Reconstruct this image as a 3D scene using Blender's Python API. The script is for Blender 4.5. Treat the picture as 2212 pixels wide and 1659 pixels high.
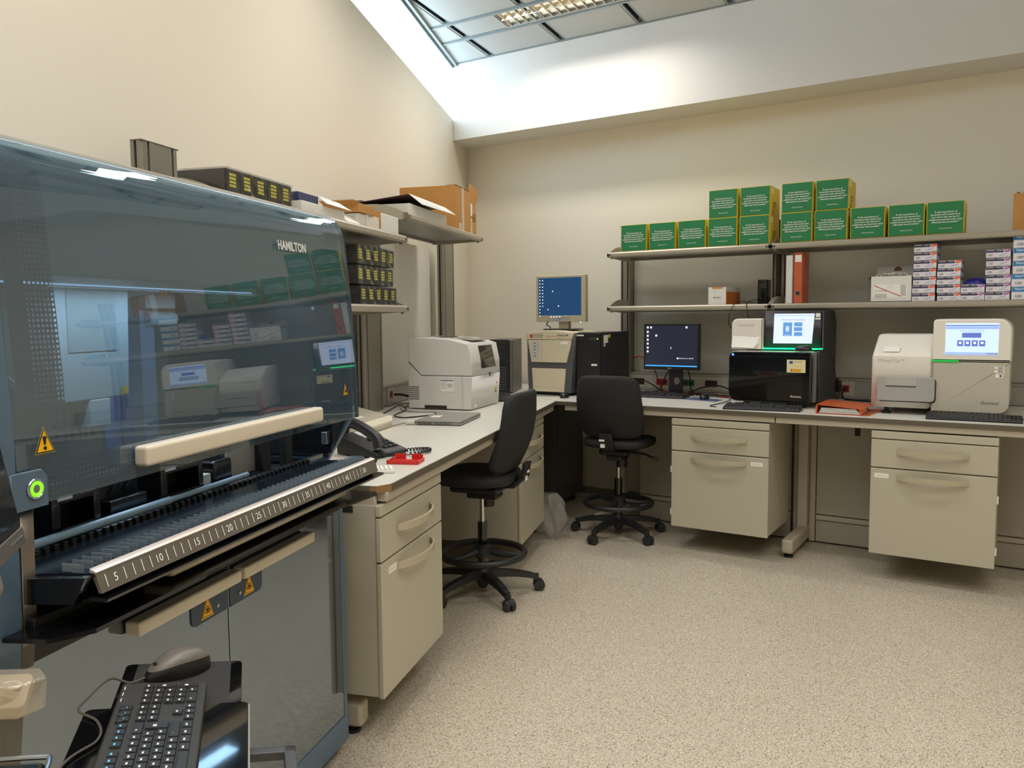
import bpy, bmesh, math, random
import numpy as np
from mathutils import Matrix, Vector
random.seed(7)
for _o in list(bpy.data.objects): bpy.data.objects.remove(_o)
SC = bpy.context.scene
COL = SC.collection
# ------------------------------------------------------------------ camera (solved from the room's own edges)
F_PX, YAW, PITCH, ROLL = 1756.32, -0.5683, -0.0811, -0.0088
CAM = np.array([4.2879, -6.0077, 1.4636])
_fw = np.array([math.sin(YAW)*math.cos(PITCH), math.cos(YAW)*math.cos(PITCH), math.sin(PITCH)])
_r0 = np.array([math.cos(YAW), -math.sin(YAW), 0.0]); _u0 = np.cross(_r0, _fw)
_rt = math.cos(ROLL)*_r0+math.sin(ROLL)*_u0; _up = -math.sin(ROLL)*_r0+math.cos(ROLL)*_u0
cd = bpy.data.cameras.new('camera'); cam = bpy.data.objects.new('camera', cd); COL.objects.link(cam)
cd.sensor_width = 36.0; cd.lens = F_PX/2212*36.0; cd.clip_start = 0.02; cd.clip_end = 100
_m = Matrix.Identity(4)
for _i in range(3):
    _m[_i][0], _m[_i][1], _m[_i][2], _m[_i][3] = _rt[_i], _up[_i], -_fw[_i], CAM[_i]
cam.matrix_world = _m
SC.camera = cam
# ------------------------------------------------------------------ sky and exposure
wd = bpy.data.worlds.new('world'); SC.world = wd; wd.use_nodes = True
_bg = wd.node_tree.nodes['Background']; _bg.inputs[0].default_value = (0.80, 0.90, 1.0, 1); _bg.inputs[1].default_value = 7.0
SC.view_settings.view_transform = 'Standard'; SC.view_settings.look = 'None'
SC.view_settings.exposure = 0.0; SC.view_settings.gamma = 1.0; SC.view_settings.use_curve_mapping = False
LAMP_W = 19.0          # watts of one ceiling luminaire
LAMP_COL = (1.0, 0.945, 0.87)
try:
    SC.cycles.max_bounces = 10; SC.cycles.transparent_max_bounces = 24; SC.cycles.caustics_reflective = False; SC.cycles.caustics_refractive = False
    SC.cycles.sample_clamp_indirect = 6.0
except Exception: pass

# ------------------------------------------------------------------ helpers
def ray(u, v):
    return ((u-1106)/F_PX)*_rt-((v-829.5)/F_PX)*_up+_fw
def P(u, v, ax, val):            # photo pixel -> the point where its sight line meets the plane axis = val
    d = ray(u, v); return CAM+d*((val-CAM[ax])/d[ax])
LA = 0.3115                      # the left wall meets the back wall at 90 deg + LA
LM = Matrix.Rotation(LA, 4, 'Z') # left-wall frame: x = distance from that wall, -y = distance from the corner along it
LMI = LM.inverted(); I4 = Matrix.Identity(4)
FR = [I4]                        # frame in which coordinates are being written
def PL(u, v, ax, val):           # the same in the left-wall frame
    d = np.array(LMI.to_3x3()) @ ray(u, v); c = np.array(LMI.to_3x3()) @ CAM; return c+d*((val-c[ax])/d[ax])
def srgb(h):
    if isinstance(h, str):
        h = h.lstrip('#'); h = [int(h[i:i+2], 16)/255 for i in (0, 2, 4)]
    return tuple((c/12.92 if c <= 0.04045 else ((c+0.055)/1.055)**2.4) for c in h)
MATS = {}
def mat(name, col, rough=0.5, metal=0.0, spec=0.5, var=0.04, scale=30.0, bump=0.0, bscale=200.0, emit=None, estr=0.0, coat=0.0, aniso=0.0):
    if name in MATS: return MATS[name]
    m = bpy.data.materials.new(name); m.use_nodes = True; nt = m.node_tree; N = nt.nodes; L = nt.links
    b = N['Principled BSDF']; c = srgb(col)
    b.inputs['Roughness'].default_value = rough; b.inputs['Metallic'].default_value = metal
    b.inputs['Specular IOR Level'].default_value = spec; b.inputs['Coat Weight'].default_value = coat
    tc = N.new('ShaderNodeTexCoord'); nz = N.new('ShaderNodeTexNoise'); nz.inputs['Scale'].default_value = scale; nz.inputs['Detail'].default_value = 3
    L.new(tc.outputs['Object'], nz.inputs['Vector'])
    mx = N.new('ShaderNodeMix'); mx.data_type = 'RGBA'
    mx.inputs[6].default_value = tuple(x*(1-var) for x in c)+(1,); mx.inputs[7].default_value = tuple(min(1, x*(1+var)) for x in c)+(1,)
    L.new(nz.outputs['Fac'], mx.inputs[0]); L.new(mx.outputs[2], b.inputs['Base Color'])
    if bump:
        n2 = N.new('ShaderNodeTexNoise'); n2.inputs['Scale'].default_value = bscale; L.new(tc.outputs['Object'], n2.inputs['Vector'])
        bp = N.new('ShaderNodeBump'); bp.inputs['Strength'].default_value = bump; bp.inputs['Distance'].default_value = 0.002
        L.new(n2.outputs['Fac'], bp.inputs['Height']); L.new(bp.outputs[0], b.inputs['Normal'])
    if emit is not None:
        b.inputs['Emission Color'].default_value = srgb(emit)+(1,); b.inputs['Emission Strength'].default_value = estr
    MATS[name] = m; return m
def glassmat(name, tint, refl=1.0, rough=0.0, haze=0.0, ior=1.5, film=None):
    # clear or tinted sheet: straight transmission + Fresnel reflection (+ a little milky diffuse)
    if name in MATS: return MATS[name]
    m = bpy.data.materials.new(name); m.use_nodes = True; nt = m.node_tree; N = nt.nodes; L = nt.links
    for n in list(N):
        if n.type != 'OUTPUT_MATERIAL': N.remove(n)
    out = [n for n in N if n.type == 'OUTPUT_MATERIAL'][0]
    tr = N.new('ShaderNodeBsdfTransparent'); tr.inputs[0].default_value = srgb(tint)+(1,)
    gl = N.new('ShaderNodeBsdfGlossy'); gl.inputs['Roughness'].default_value = rough; gl.inputs[0].default_value = (refl, refl, refl, 1)
    fr = N.new('ShaderNodeFresnel'); ge = N.new('ShaderNodeNewGeometry'); ir = N.new('ShaderNodeMapRange'); ir.inputs[3].default_value = ior; ir.inputs[4].default_value = 1/ior
    L.new(ge.outputs['Backfacing'], ir.inputs[0]); L.new(ir.outputs[0], fr.inputs[0])      # same reflectance from both sides of the sheet
    base = tr.outputs[0]
    if haze:
        df = N.new('ShaderNodeBsdfDiffuse'); df.inputs[0].default_value = srgb(film or tint)+(1,)
        m0 = N.new('ShaderNodeMixShader'); m0.inputs[0].default_value = haze
        nz = N.new('ShaderNodeTexNoise'); nz.inputs['Scale'].default_value = 3.0
        mr = N.new('ShaderNodeMapRange'); mr.inputs[3].default_value = haze*0.8; mr.inputs[4].default_value = haze*1.2
        L.new(nz.outputs['Fac'], mr.inputs[0]); L.new(mr.outputs[0], m0.inputs[0])
        L.new(tr.outputs[0], m0.inputs[1]); L.new(df.outputs[0], m0.inputs[2]); base = m0.outputs[0]
    mx = N.new('ShaderNodeMixShader'); L.new(fr.outputs[0], mx.inputs[0]); L.new(base, mx.inputs[1]); L.new(gl.outputs[0], mx.inputs[2])
    L.new(mx.outputs[0], out.inputs[0]); MATS[name] = m; return m

WM = {}                          # world matrix of every object (no depsgraph needed)
def link(o, parent=None, mw=None):
    COL.objects.link(o); WM[o] = mw if mw is not None else (WM[parent] if parent else Matrix.Identity(4))
    if parent: o.parent = parent
    return o
def tag(o, label=None, cat=None, group=None, kind=None):
    if label: o['label'] = label
    if cat: o['category'] = cat
    if group: o['group'] = group
    if kind: o['kind'] = kind
    return o
def thing(name, label, cat, loc=(0, 0, 0), rz=0.0, group=None, kind=None, R=None):
    o = bpy.data.objects.new(name, None); o.empty_display_size = 0.05
    m = Matrix.Translation(Vector([float(x) for x in loc])) @ (R.to_4x4() if R is not None else Matrix.Rotation(rz, 4, 'Z'))
    m = FR[0] @ m; o.matrix_basis = m; link(o, None, m); return tag(o, label, cat, group, kind)
def setting(name, loc=(0, 0, 0)):
    o = bpy.data.objects.new(name, None); o.empty_display_size = 0.05; m = FR[0] @ Matrix.Translation(Vector(loc)); o.matrix_basis = m
    link(o, None, m); o['kind'] = 'structure'; return o
class B:
    """collects shapes in one bmesh; done() links them as ONE mesh object"""
    def __init__(s): s.bm = bmesh.new(); s.wn = False
    def _add(s, vs, fs):
        v = [s.bm.verts.new(tuple(float(c) for c in p)) for p in vs]
        out = []
        for f in fs:
            try: out.append(s.bm.faces.new([v[i] for i in f]))
            except ValueError: pass
        return v, out
    def mesh(s, vs, fs): s._add(vs, fs); return s
    def box(s, x0, x1, y0, y1, z0, z1, bev=0.0, seg=2, R=None, c=None):
        vs = [(x0, y0, z0), (x1, y0, z0), (x1, y1, z0), (x0, y1, z0), (x0, y0, z1), (x1, y0, z1), (x1, y1, z1), (x0, y1, z1)]
        if R is not None: vs = [tuple(R @ Vector(p)+Vector(c or (0, 0, 0))) for p in vs]
        v, f = s._add(vs, [(0, 3, 2, 1), (4, 5, 6, 7), (0, 1, 5, 4), (1, 2, 6, 5), (2, 3, 7, 6), (3, 0, 4, 7)])
        if bev:
            s.wn = True; es = set(e for fc in f for e in fc.edges)
            bmesh.ops.bevel(s.bm, geom=list(es), offset=bev, segments=seg, affect='EDGES', profile=0.5)
        return s
    def prism(s, poly, ax, a, b, bev=0.0, seg=2):
        # poly: 2D points in the plane perpendicular to axis ax (order: remaining axes in x,y,z order)
        n = len(poly)
        def q(p, t):
            l = [0, 0, 0]; o = [i for i in range(3) if i != ax]; l[o[0]], l[o[1]], l[ax] = p[0], p[1], t; return l
        vs = [q(p, a) for p in poly]+[q(p, b) for p in poly]
        fs = [tuple(range(n-1, -1, -1)), tuple(range(n, 2*n))]+[(i, (i+1) % n, n+(i+1) % n, n+i) for i in range(n)]
        v, f = s._add(vs, fs)
        bmesh.ops.recalc_face_normals(s.bm, faces=[x for x in f if x.is_valid])
        if bev:
            s.wn = True; es = set(e for fc in f[:2] for e in fc.edges)
            bmesh.ops.bevel(s.bm, geom=list(es), offset=bev, segments=seg, affect='EDGES', profile=0.5)
        return s
    def cyl(s, p0, p1, r0, r1=None, n=16, cap=True):
        p0, p1 = Vector([float(x) for x in p0]), Vector([float(x) for x in p1]); r1 = r0 if r1 is None else r1
        d = (p1-p0).normalized(); a = d.orthogonal().normalized(); b = d.cross(a)
        vs = []
        for p, r in ((p0, r0), (p1, r1)):
            vs += [p+(a*math.cos(2*math.pi*i/n)+b*math.sin(2*math.pi*i/n))*r for i in range(n)]
        fs = [(i, (i+1) % n, n+(i+1) % n, n+i) for i in range(n)]
        if cap: fs += [tuple(range(n-1, -1, -1)), tuple(range(n, 2*n))]
        s._add(vs, fs); return s
    def tube(s, pts, r, n=8, closed=False, cap=True):
        pts = [Vector([float(x) for x in p]) for p in pts]; m = len(pts); rs = r if isinstance(r, (list, tuple)) else [r]*m
        rings = []; prev = None
        for i, p in enumerate(pts):
            t = (pts[(i+1) % m]-pts[i-1]) if (closed or 0 < i < m-1) else (pts[1]-pts[0] if i == 0 else pts[-1]-pts[-2])
            t.normalize()
            a = t.orthogonal().normalized() if prev is None else (prev-t*prev.dot(t)).normalized()
            prev = a; b = t.cross(a)
            rings.append([p+(a*math.cos(2*math.pi*k/n)+b*math.sin(2*math.pi*k/n))*rs[i] for k in range(n)])
        vs = [v for rg in rings for v in rg]; fs = []
        for i in range(m if closed else m-1):
            j = (i+1) % m
            fs += [(i*n+k, i*n+(k+1) % n, j*n+(k+1) % n, j*n+k) for k in range(n)]
        if cap and not closed: fs += [tuple(range(n-1, -1, -1)), tuple(range((m-1)*n, m*n))]
        s._add(vs, fs); return s
    def lathe(s, prof, c=(0, 0, 0), n=20, ax=2):
        vs = []; m = len(prof)
        for r, h in prof:
            for k in range(n):
                l = [0, 0, 0]; o = [i for i in range(3) if i != ax]
                l[o[0]], l[o[1]], l[ax] = r*math.cos(2*math.pi*k/n), r*math.sin(2*math.pi*k/n), h
                vs.append([l[i]+c[i] for i in range(3)])
        fs = [(i*n+k, i*n+(k+1) % n, (i+1)*n+(k+1) % n, (i+1)*n+k) for i in range(m-1) for k in range(n)]
        fs += [tuple(range(n-1, -1, -1)), tuple(range((m-1)*n, m*n))]
        s._add(vs, fs); return s
    def torus(s, c, R, r, n=32, k=10, ax=2, sz=1.0):
        pts = []
        for i in range(n):
            a = 2*math.pi*i/n; l = [0, 0, 0]; o = [j for j in range(3) if j != ax]
            l[o[0]], l[o[1]] = R*math.cos(a), R*math.sin(a); pts.append([l[j]+c[j] for j in range(3)])
        return s.tube(pts, r, k, closed=True)
    def grid(s, fn, nu, nv, closed_u=False):
        vs = [fn(i/(nu-1 if not closed_u else nu), j/(nv-1)) for j in range(nv) for i in range(nu)]
        fs = [(j*nu+i, j*nu+(i+1) % nu, (j+1)*nu+(i+1) % nu, (j+1)*nu+i) for j in range(nv-1) for i in range(nu if closed_u else nu-1)]
        s._add(vs, fs); return s
    def xf(s, m): bmesh.ops.transform(s.bm, matrix=m, verts=s.bm.verts); return s
    def done(s, name, m, parent=None, local=False, smooth=35, kind=None, label=None, loc=None, solid=0.0):
        if solid:
            bmesh.ops.recalc_face_normals(s.bm, faces=s.bm.faces)
            bmesh.ops.solidify(s.bm, geom=s.bm.faces[:], thickness=solid)
        me = bpy.data.meshes.new(name)
        mw = WM[parent] if parent is not None else Matrix.Identity(4)
        if parent is None and loc is not None:
            mw = FR[0] @ Matrix.Translation(Vector([float(x) for x in loc]))
        elif parent is None: mw = FR[0].copy()
        if not local: s.xf(mw.inverted() @ FR[0])
        bmesh.ops.recalc_face_normals(s.bm, faces=s.bm.faces)
        s.bm.to_mesh(me); s.bm.free()
        for mm in (m if isinstance(m, (list, tuple)) else [m]): me.materials.append(mm)
        if smooth:
            for p in me.polygons: p.use_smooth = True
            me.set_sharp_from_angle(angle=math.radians(smooth))
        o = bpy.data.objects.new(name, me); link(o, parent, mw)
        if s.wn and smooth: o.modifiers.new('weighted_normals', 'WEIGHTED_NORMAL')
        if parent is None: o.matrix_basis = mw
        if kind: o['kind'] = kind
        if label: o['label'] = label
        return o
def rep(o, parent, m):           # a look-alike piece sharing mesh data; m = its own local matrix under parent
    c = o.copy(); c.parent = parent; c.matrix_basis = m; COL.objects.link(c); WM[c] = WM[parent] @ m
    return c
def clone(root, loc, rz, label=None, R=None):    # a thing with its parts and sub-parts
    r = root.copy(); COL.objects.link(r)
    m = FR[0] @ Matrix.Translation(Vector([float(x) for x in loc])) @ (R.to_4x4() if R is not None else Matrix.Rotation(rz, 4, 'Z')); r.matrix_basis = m; WM[r] = m
    if label: r['label'] = label
    for ch in list(root.children):
        c = ch.copy(); COL.objects.link(c); c.parent = r; WM[c] = m @ c.matrix_basis
        for g in list(ch.children):
            d = g.copy(); COL.objects.link(d); d.parent = c; WM[d] = WM[c] @ d.matrix_basis
    return r
_TXT = {}
def textmesh(body, size, align='LEFT', shear=0.0, space=1.0, bold=0.0):
    key = (body, size, align, shear, space, bold)
    if key in _TXT: return _TXT[key]
    cu = bpy.data.curves.new('lettering', 'FONT'); cu.body = body; cu.size = size; cu.align_x = align; cu.align_y = 'CENTER'
    cu.shear = shear; cu.resolution_u = 2; cu.space_line = space; cu.offset = bold
    o = bpy.data.objects.new('lettering', cu); COL.objects.link(o)
    dg = bpy.context.evaluated_depsgraph_get(); me = bpy.data.meshes.new_from_object(o.evaluated_get(dg))
    bpy.data.objects.remove(o); bpy.data.curves.remove(cu)
    _TXT[key] = me; return me
def letter(parent, body, size, org, right, up, m, align='LEFT', shear=0.0, width=None, space=1.0, bold=0.0, name='lettering'):
    """flat print lying on a surface of parent (world coordinates); right/up give its directions"""
    me = textmesh(body, size, align, shear, space, bold)
    key = (me.name, m.name)
    if key in _TXT: me = _TXT[key]
    else:
        me = me.copy(); me.materials.clear(); me.materials.append(m); _TXT[key] = me
    r, u = Vector([float(x) for x in right]).normalized(), Vector([float(x) for x in up]).normalized(); n = r.cross(u).normalized(); u = n.cross(r)
    sx = 1.0
    if width:
        xs = [v.co.x for v in me.vertices]; w = max(xs)-min(xs); sx = width/w if w > 0 else 1.0
    mw = Matrix(((r.x*sx, u.x, n.x, org[0]), (r.y*sx, u.y, n.y, org[1]), (r.z*sx, u.z, n.z, org[2]), (0, 0, 0, 1)))
    mw = FR[0] @ mw
    o = bpy.data.objects.new(name, me); o.parent = parent; o.matrix_basis = WM[parent].inverted() @ mw; COL.objects.link(o); WM[o] = mw
    return o
def quad(c, r, u, w, h):          # 4 corners of a flat rectangle
    c, r, u = Vector([float(x) for x in c]), Vector([float(x) for x in r]).normalized(), Vector([float(x) for x in u]).normalized()
    return [c-r*w/2-u*h/2, c+r*w/2-u*h/2, c+r*w/2+u*h/2, c-r*w/2+u*h/2]
def smooth_path(pts, n=8):        # Catmull-Rom through points
    p = [np.array(q, float) for q in pts]; p = [2*p[0]-p[1]]+p+[2*p[-1]-p[-2]]; out = []
    for i in range(1, len(p)-2):
        for k in range(n):
            t = k/n; a, b, c, d = p[i-1], p[i], p[i+1], p[i+2]
            out.append(0.5*((2*b)+(-a+c)*t+(2*a-5*b+4*c-d)*t*t+(-a+3*b-3*c+d)*t**3))
    out.append(p[-2]); return out
def roundrect(x0, x1, y0, y1, r, n=5):
    pts = []
    rr = r if isinstance(r, (list, tuple)) else [r]*4     # bl, br, tr, tl
    for cx, cy, a0, q in ((x0+rr[0], y0+rr[0], math.pi, rr[0]), (x1-rr[1], y0+rr[1], 1.5*math.pi, rr[1]), (x1-rr[2], y1-rr[2], 0, rr[2]), (x0+rr[3], y1-rr[3], .5*math.pi, rr[3])):
        if q <= 0: pts.append((cx, cy)); continue
        for k in range(n+1): a = a0+.5*math.pi*k/n; pts.append((cx+q*math.cos(a), cy+q*math.sin(a)))
    return pts
def holed(x0, x1, y0, y1, hole):  # faces of a rectangle with a polygonal hole (hole ordered ccw) as verts, faces
    pass
WHITE = mat('print_white', '#f2f0ea', 0.6); BLACKP = mat('print_black', '#1b1b1d', 0.6); GREYP = mat('print_grey', '#6d6d70', 0.6)
# ================================================================== room shell
XR, YF = 8.2, -9.6
M_WALL = mat('wall_paint', '#e9e2d2', 0.62, var=0.012, scale=2.0, bump=0.06, bscale=240)
M_BULK = mat('bulkhead_paint', '#e6e3dd', 0.6, var=0.012, scale=2.0, bump=0.05, bscale=240)
def floor_material():
    m = bpy.data.materials.new('speckled_vinyl'); m.use_nodes = True; nt = m.node_tree; N = nt.nodes; L = nt.links; b = N['Principled BSDF']
    tc = N.new('ShaderNodeTexCoord'); last = None
    base = srgb('#c8bda9'); 
    nz0 = N.new('ShaderNodeTexNoise'); nz0.inputs['Scale'].default_value = 1.3; L.new(tc.outputs['Object'], nz0.inputs['Vector'])
    mx = N.new('ShaderNodeMix'); mx.data_type = 'RGBA'; mx.inputs[6].default_value = tuple(c*.95 for c in base)+(1,); mx.inputs[7].default_value = tuple(c*1.04 for c in base)+(1,)
    L.new(nz0.outputs['Fac'], mx.inputs[0]); last = mx.outputs[2]
    for i, (sc, th, col, w) in enumerate(((150, .59, '#a8946f', .05), (190, .615, '#6c6a6c', .04), (235, .62, '#55503f', .04), (170, .60, '#eee6d4', .05), (260, .645, '#5c6a80', .03))):
        mp = N.new('ShaderNodeMapping'); mp.inputs['Location'].default_value = (3.1*i, 7.7*i, 1.3*i); mp.inputs['Rotation'].default_value = (0, 0, .7*i); mp.inputs['Scale'].default_value = (1, 1.8 if i % 2 else .55, 1)
        L.new(tc.outputs['Object'], mp.inputs[0])
        nz = N.new('ShaderNodeTexNoise'); nz.inputs['Scale'].default_value = sc; nz.inputs['Detail'].default_value = 1.0; nz.inputs['Distortion'].default_value = 1.2
        L.new(mp.outputs[0], nz.inputs['Vector'])
        r = N.new('ShaderNodeMapRange'); r.inputs[1].default_value = th; r.inputs[2].default_value = th+w; L.new(nz.outputs['Fac'], r.inputs[0])
        q = N.new('ShaderNodeMix'); q.data_type = 'RGBA'; q.inputs[7].default_value = srgb(col)+(1,); L.new(r.outputs[0], q.inputs[0]); L.new(last, q.inputs[6]); last = q.outputs[2]
    L.new(last, b.inputs['Base Color']); b.inputs['Roughness'].default_value = 0.42; b.inputs['Specular IOR Level'].default_value = 0.35
    return m
fl = B().box(-0.2, XR, YF, 0.2, -0.1, 0).done('floor', floor_material(), smooth=0, kind='structure')
s0, s1 = P(1885, 1240, 2, 0), P(1745, 1659, 2, 0); sd = (s1-s0)/np.linalg.norm(s1-s0); s1 = s1+sd*2.0; sn = np.array([-sd[1], sd[0], 0])*.0025
B().mesh([s0-sn+[0, 0, .0006], s0+sn+[0, 0, .0006], s1+sn+[0, 0, .0006], s1-sn+[0, 0, .0006]], [(0, 1, 2, 3)]).done('weld_seam', mat('floor_weld', '#c3b8a4', .5), fl, smooth=0)
S0 = .3817                                      # where the bulkhead face meets the left wall, measured along that wall
WT = lambda s: 3.1274+.1468*(s-S0)             # top of the left wall (rises towards the room)
CE = lambda y: 3.5804-.132*(y+.3633)           # sloping ceiling
FR[0] = LM; SE = 10.4
B().prism([(0.0, 0), (0.0, 3.05), (-S0, 3.05), (-S0, WT(S0)), (-SE, WT(SE)), (-SE, 0)], 0, -.2, 0).done('wall_left', M_WALL, smooth=0, kind='structure')
B().box(0, .012, -SE, -.02, 0, .06).done('baseboard_left', mat('baseboard', '#8d887d', .5), smooth=0, kind='structure')
win = setting('window_1', (-.1, -4, 3.6))       # clerestory glazing above the left wall
B().prism([(-.30, WT(S0)-.03), (-.30, 3.85), (-SE, CE(-SE*math.cos(LA))+.25), (-SE, WT(SE)-.03)], 0, -.105, -.1).done('pane', glassmat('clear_glass', '#f4fbff'), win, smooth=0)
FR[0] = I4
B().box(-.35, XR, 0, .2, 0, 3.1).done('wall_back', M_WALL, smooth=0, kind='structure')
B().box(-.8, XR, -.3633, .2, 2.9591, 4.2).done('wall_bulkhead', M_BULK, smooth=0, kind='structure')
B().box(XR, XR+.2, YF, .2, 0, 5.4).done('wall_right', M_WALL, smooth=0, kind='structure')
B().box(1.5, XR+.2, YF-.2, YF, 0, 5.6).done('wall_front', M_WALL, smooth=0, kind='structure')
B().box(.02, 2.6, -.012, 0, 0, .05).done('baseboard_back', MATS['baseboard'], smooth=0, kind='structure')
# sloping suspended ceiling: tiles, runner bars and dark slots, each its own piece
ce = setting('ceiling', (0, 0, 0))
SL = math.sqrt(1+.132**2)
CM = Matrix(((1, 0, 0, 0), (0, -1/SL, -.132/SL, -.3633), (0, .132/SL, -1/SL, 3.5804), (0, 0, 0, 1)))   # local z points down into the room
ce.matrix_basis = CM; WM[ce] = CM
TA = math.tan(LA)*SL**-1; X0 = lambda yl: .3633*math.tan(LA)+yl*TA     # skew left edge: the ceiling stops at the line of the left wall
def skew(x0, x1, y0, y1, z0, z1, bev=0):        # piece whose left end follows the left wall
    return B().prism([(max(x0, X0(y0)), y0), (x1, y0), (x1, y1), (max(x0, X0(y1)), y1)], 2, z0, z1)
skew(-1, XR, -.2, 9.5, -.35, -.12).done('slab', mat('ceiling_slab', '#b8b8b6', .7), ce, local=True, smooth=0)
M_TILE = mat('ceiling_tile', '#c3c6c4', 0.45, var=.015); M_BAR = mat('ceiling_runner', '#9aa4a6', 0.35, metal=.35); M_SLOT = mat('ceiling_slot', '#4a4749', .6)
rows = [(.012, .325)]; strips = [(.365, .575)]; barsy = [(.325, .365), (.575, .615)]
yy = .615
for k in range(9):
    rows.append((yy, yy+.60)); barsy.append((yy+.60, yy+.64)); strips.append((yy+.64, yy+.85)); barsy.append((yy+.85, yy+.89)); yy += .89
xs = [-1.0]+[.52+.655*k for k in range(12)]
LUM = [(0, .905), (2, 1.4), (2, 3.9), (3, 5.6), (4, 1.9), (4, 4.5), (5, 3.2), (6, 2.6), (6, 5.2), (7, 4.0), (8, 3.0), (8, 5.6)]      # (strip row, x start) of each luminaire, 1.2 m long
tcache = {}
for ri, (y0, y1) in enumerate([(a, b, ) for a, b in rows]+[(a, b) for a, b in strips]):
    sidx = ri-len(rows)
    for k in range(len(xs)-1):
        x0, x1 = xs[k]+(.037 if k else .004), xs[k+1]-.037
        segs = [(x0, x1)]
        if sidx >= 0:
            for (sr, lx) in LUM:
                if sr == sidx:
                    segs = [q for (a, b) in segs for q in ((a, min(b, lx)), (max(a, lx+1.2), b)) if q[1]-q[0] > .02]
        for (a, b) in segs:
            if b-.03 < X0(y0)+.05: continue
            if a < X0(y1)+.055:
                B().prism([(max(a, X0(y0)+.055), y0), (b, y0), (b, y1), (max(a, X0(y1)+.055), y1)] if b > X0(y1)+.055 else [(max(a, X0(y0)+.055), y0), (b, y0), (b, y0+(b-X0(y0)-.055)/TA)], 2, -.02, 0).done('tile', M_TILE, ce, local=True, smooth=0); continue
            key = (round(b-a, 3), round(y1-y0, 3))
            if key not in tcache:
                t = B().box(0, key[0], 0, key[1], -.02, 0, .003, 1).done('tile', M_TILE, ce, local=True, smooth=0); t.matrix_basis = Matrix.Translation((a, y0, 0)); tcache[key] = t
            else: rep(tcache[key], ce, Matrix.Translation((a, y0, 0)))
for k, x in enumerate(xs[1:]):
    ye = min(9.0, (x-.04-X0(0))/TA)             # a slot ends where it meets the skew edge
    B().box(x-.037, x+.037, 0, ye, -.06, -.045).box(x-.037, x-.0335, 0, ye, -.045, -.01).box(x+.0335, x+.037, 0, ye, -.045, -.01).done('slot', M_SLOT, ce, local=True, smooth=0)
    B().box(x-.037, x-.018, 0, ye, -.012, -.004).done('slot_flange', M_BAR, ce, local=True, smooth=0)
    B().box(x+.018, x+.037, 0, ye, -.012, -.004).done('slot_flange', M_BAR, ce, local=True, smooth=0)
for (a, b) in barsy:
    x = X0(b)+.04
    B().box(x, XR, a, b, -.02, .004).box(x, XR, a+.012, b-.012, .004, .010).done('runner', M_BAR, ce, local=True, smooth=0)
def strip(o0, o1, z0, z1): return B().prism([(X0(0)+o0, 0), (X0(0)+o1, 0), (X0(9.3)+o1, 9.3), (X0(9.3)+o0, 9.3)], 2, z0, z1).done('edge_trim', M_BAR, ce, local=True, smooth=0)
strip(0, .012, -.12, .03); strip(.012, .036, -.02, .012); strip(.036, .055, -.02, .022)
B().box(X0(0)+.03, XR, -.004, .012, -.02, .006).done('edge_trim', M_BAR, ce, local=True, smooth=0)
# recessed luminaires with a mirror louvre
M_REFL = mat('louvre_mirror', '#efe9da', .18, metal=1.0); M_TUBE = mat('lit_tube', '#fff6e6', .4, emit='#fff1dc', estr=9.0); M_LHOUS = mat('luminaire_housing', '#d9d8d2', .5)
lum0 = None
for i, (sr, lx) in enumerate(LUM):
    lab = 'recessed ceiling luminaire with mirror louvre above the left wall shelves' if i == 0 else 'recessed ceiling luminaire with mirror louvre farther along the ceiling'
    y0, y1 = strips[sr]; yc = (y0+y1)/2
    mw = CM @ Matrix.Translation((lx+.6, yc, 0))
    if lum0 is None:
        t = thing('ceiling_luminaire', lab, 'ceiling light', (0, 0, 0), group='recessed ceiling luminaires'); t.matrix_basis = mw; WM[t] = mw; lum0 = t
        h = .105
        B().box(-.6, .6, -h, h, -.09, -.085).box(-.6, .6, -h, -h+.004, -.09, .004).box(-.6, .6, h-.004, h, -.09, .004).box(-.6, -.596, -h, h, -.09, .004).box(.596, .6, -h, h, -.09, .004).done('housing', M_LHOUS, t, local=True, smooth=0)
        for s in (-.05, .05): B().cyl((-.58, s, -.06), (.58, s, -.06), .013, n=12).done('tube', M_TUBE, t, local=True)
        B().prism([(-h+.005, -.02), (-.012, -.045), (0, -.006), (.012, -.045), (h-.005, -.02), (h-.005, -.016), (.010, -.02), (0, -.0), (-.010, -.02), (-h+.005, -.016)], 0, -.59, .59).done('spine', M_REFL, t, local=True, smooth=0)
        bl = None
        for k in range(17):
            x = -.56+.07*k
            if bl is None: bl = B().prism([(x-.010, -.035), (x-.002, 0), (x+.002, 0), (x+.010, -.035)], 1, -h+.006, h-.006).done('louvre_blade', M_REFL, t, local=True, smooth=0)
            else: rep(bl, t, Matrix.Translation((.07*k, 0, 0)))
    else:
        t = clone(lum0, (0, 0, 0), 0, lab); t.matrix_basis = mw; WM[t] = mw
    ld = bpy.data.lights.new('lamp_light', 'AREA'); ld.shape = 'RECTANGLE'; ld.size = 1.15; ld.size_y = .18; ld.energy = LAMP_W; ld.color = LAMP_COL; ld.spread = math.radians(150)
    lo = bpy.data.objects.new('lamp_light', ld); lo.matrix_basis = CM @ Matrix.Translation((lx+.6, yc, .02)) @ Matrix.Rotation(math.pi, 4, 'X'); COL.objects.link(lo)

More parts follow.
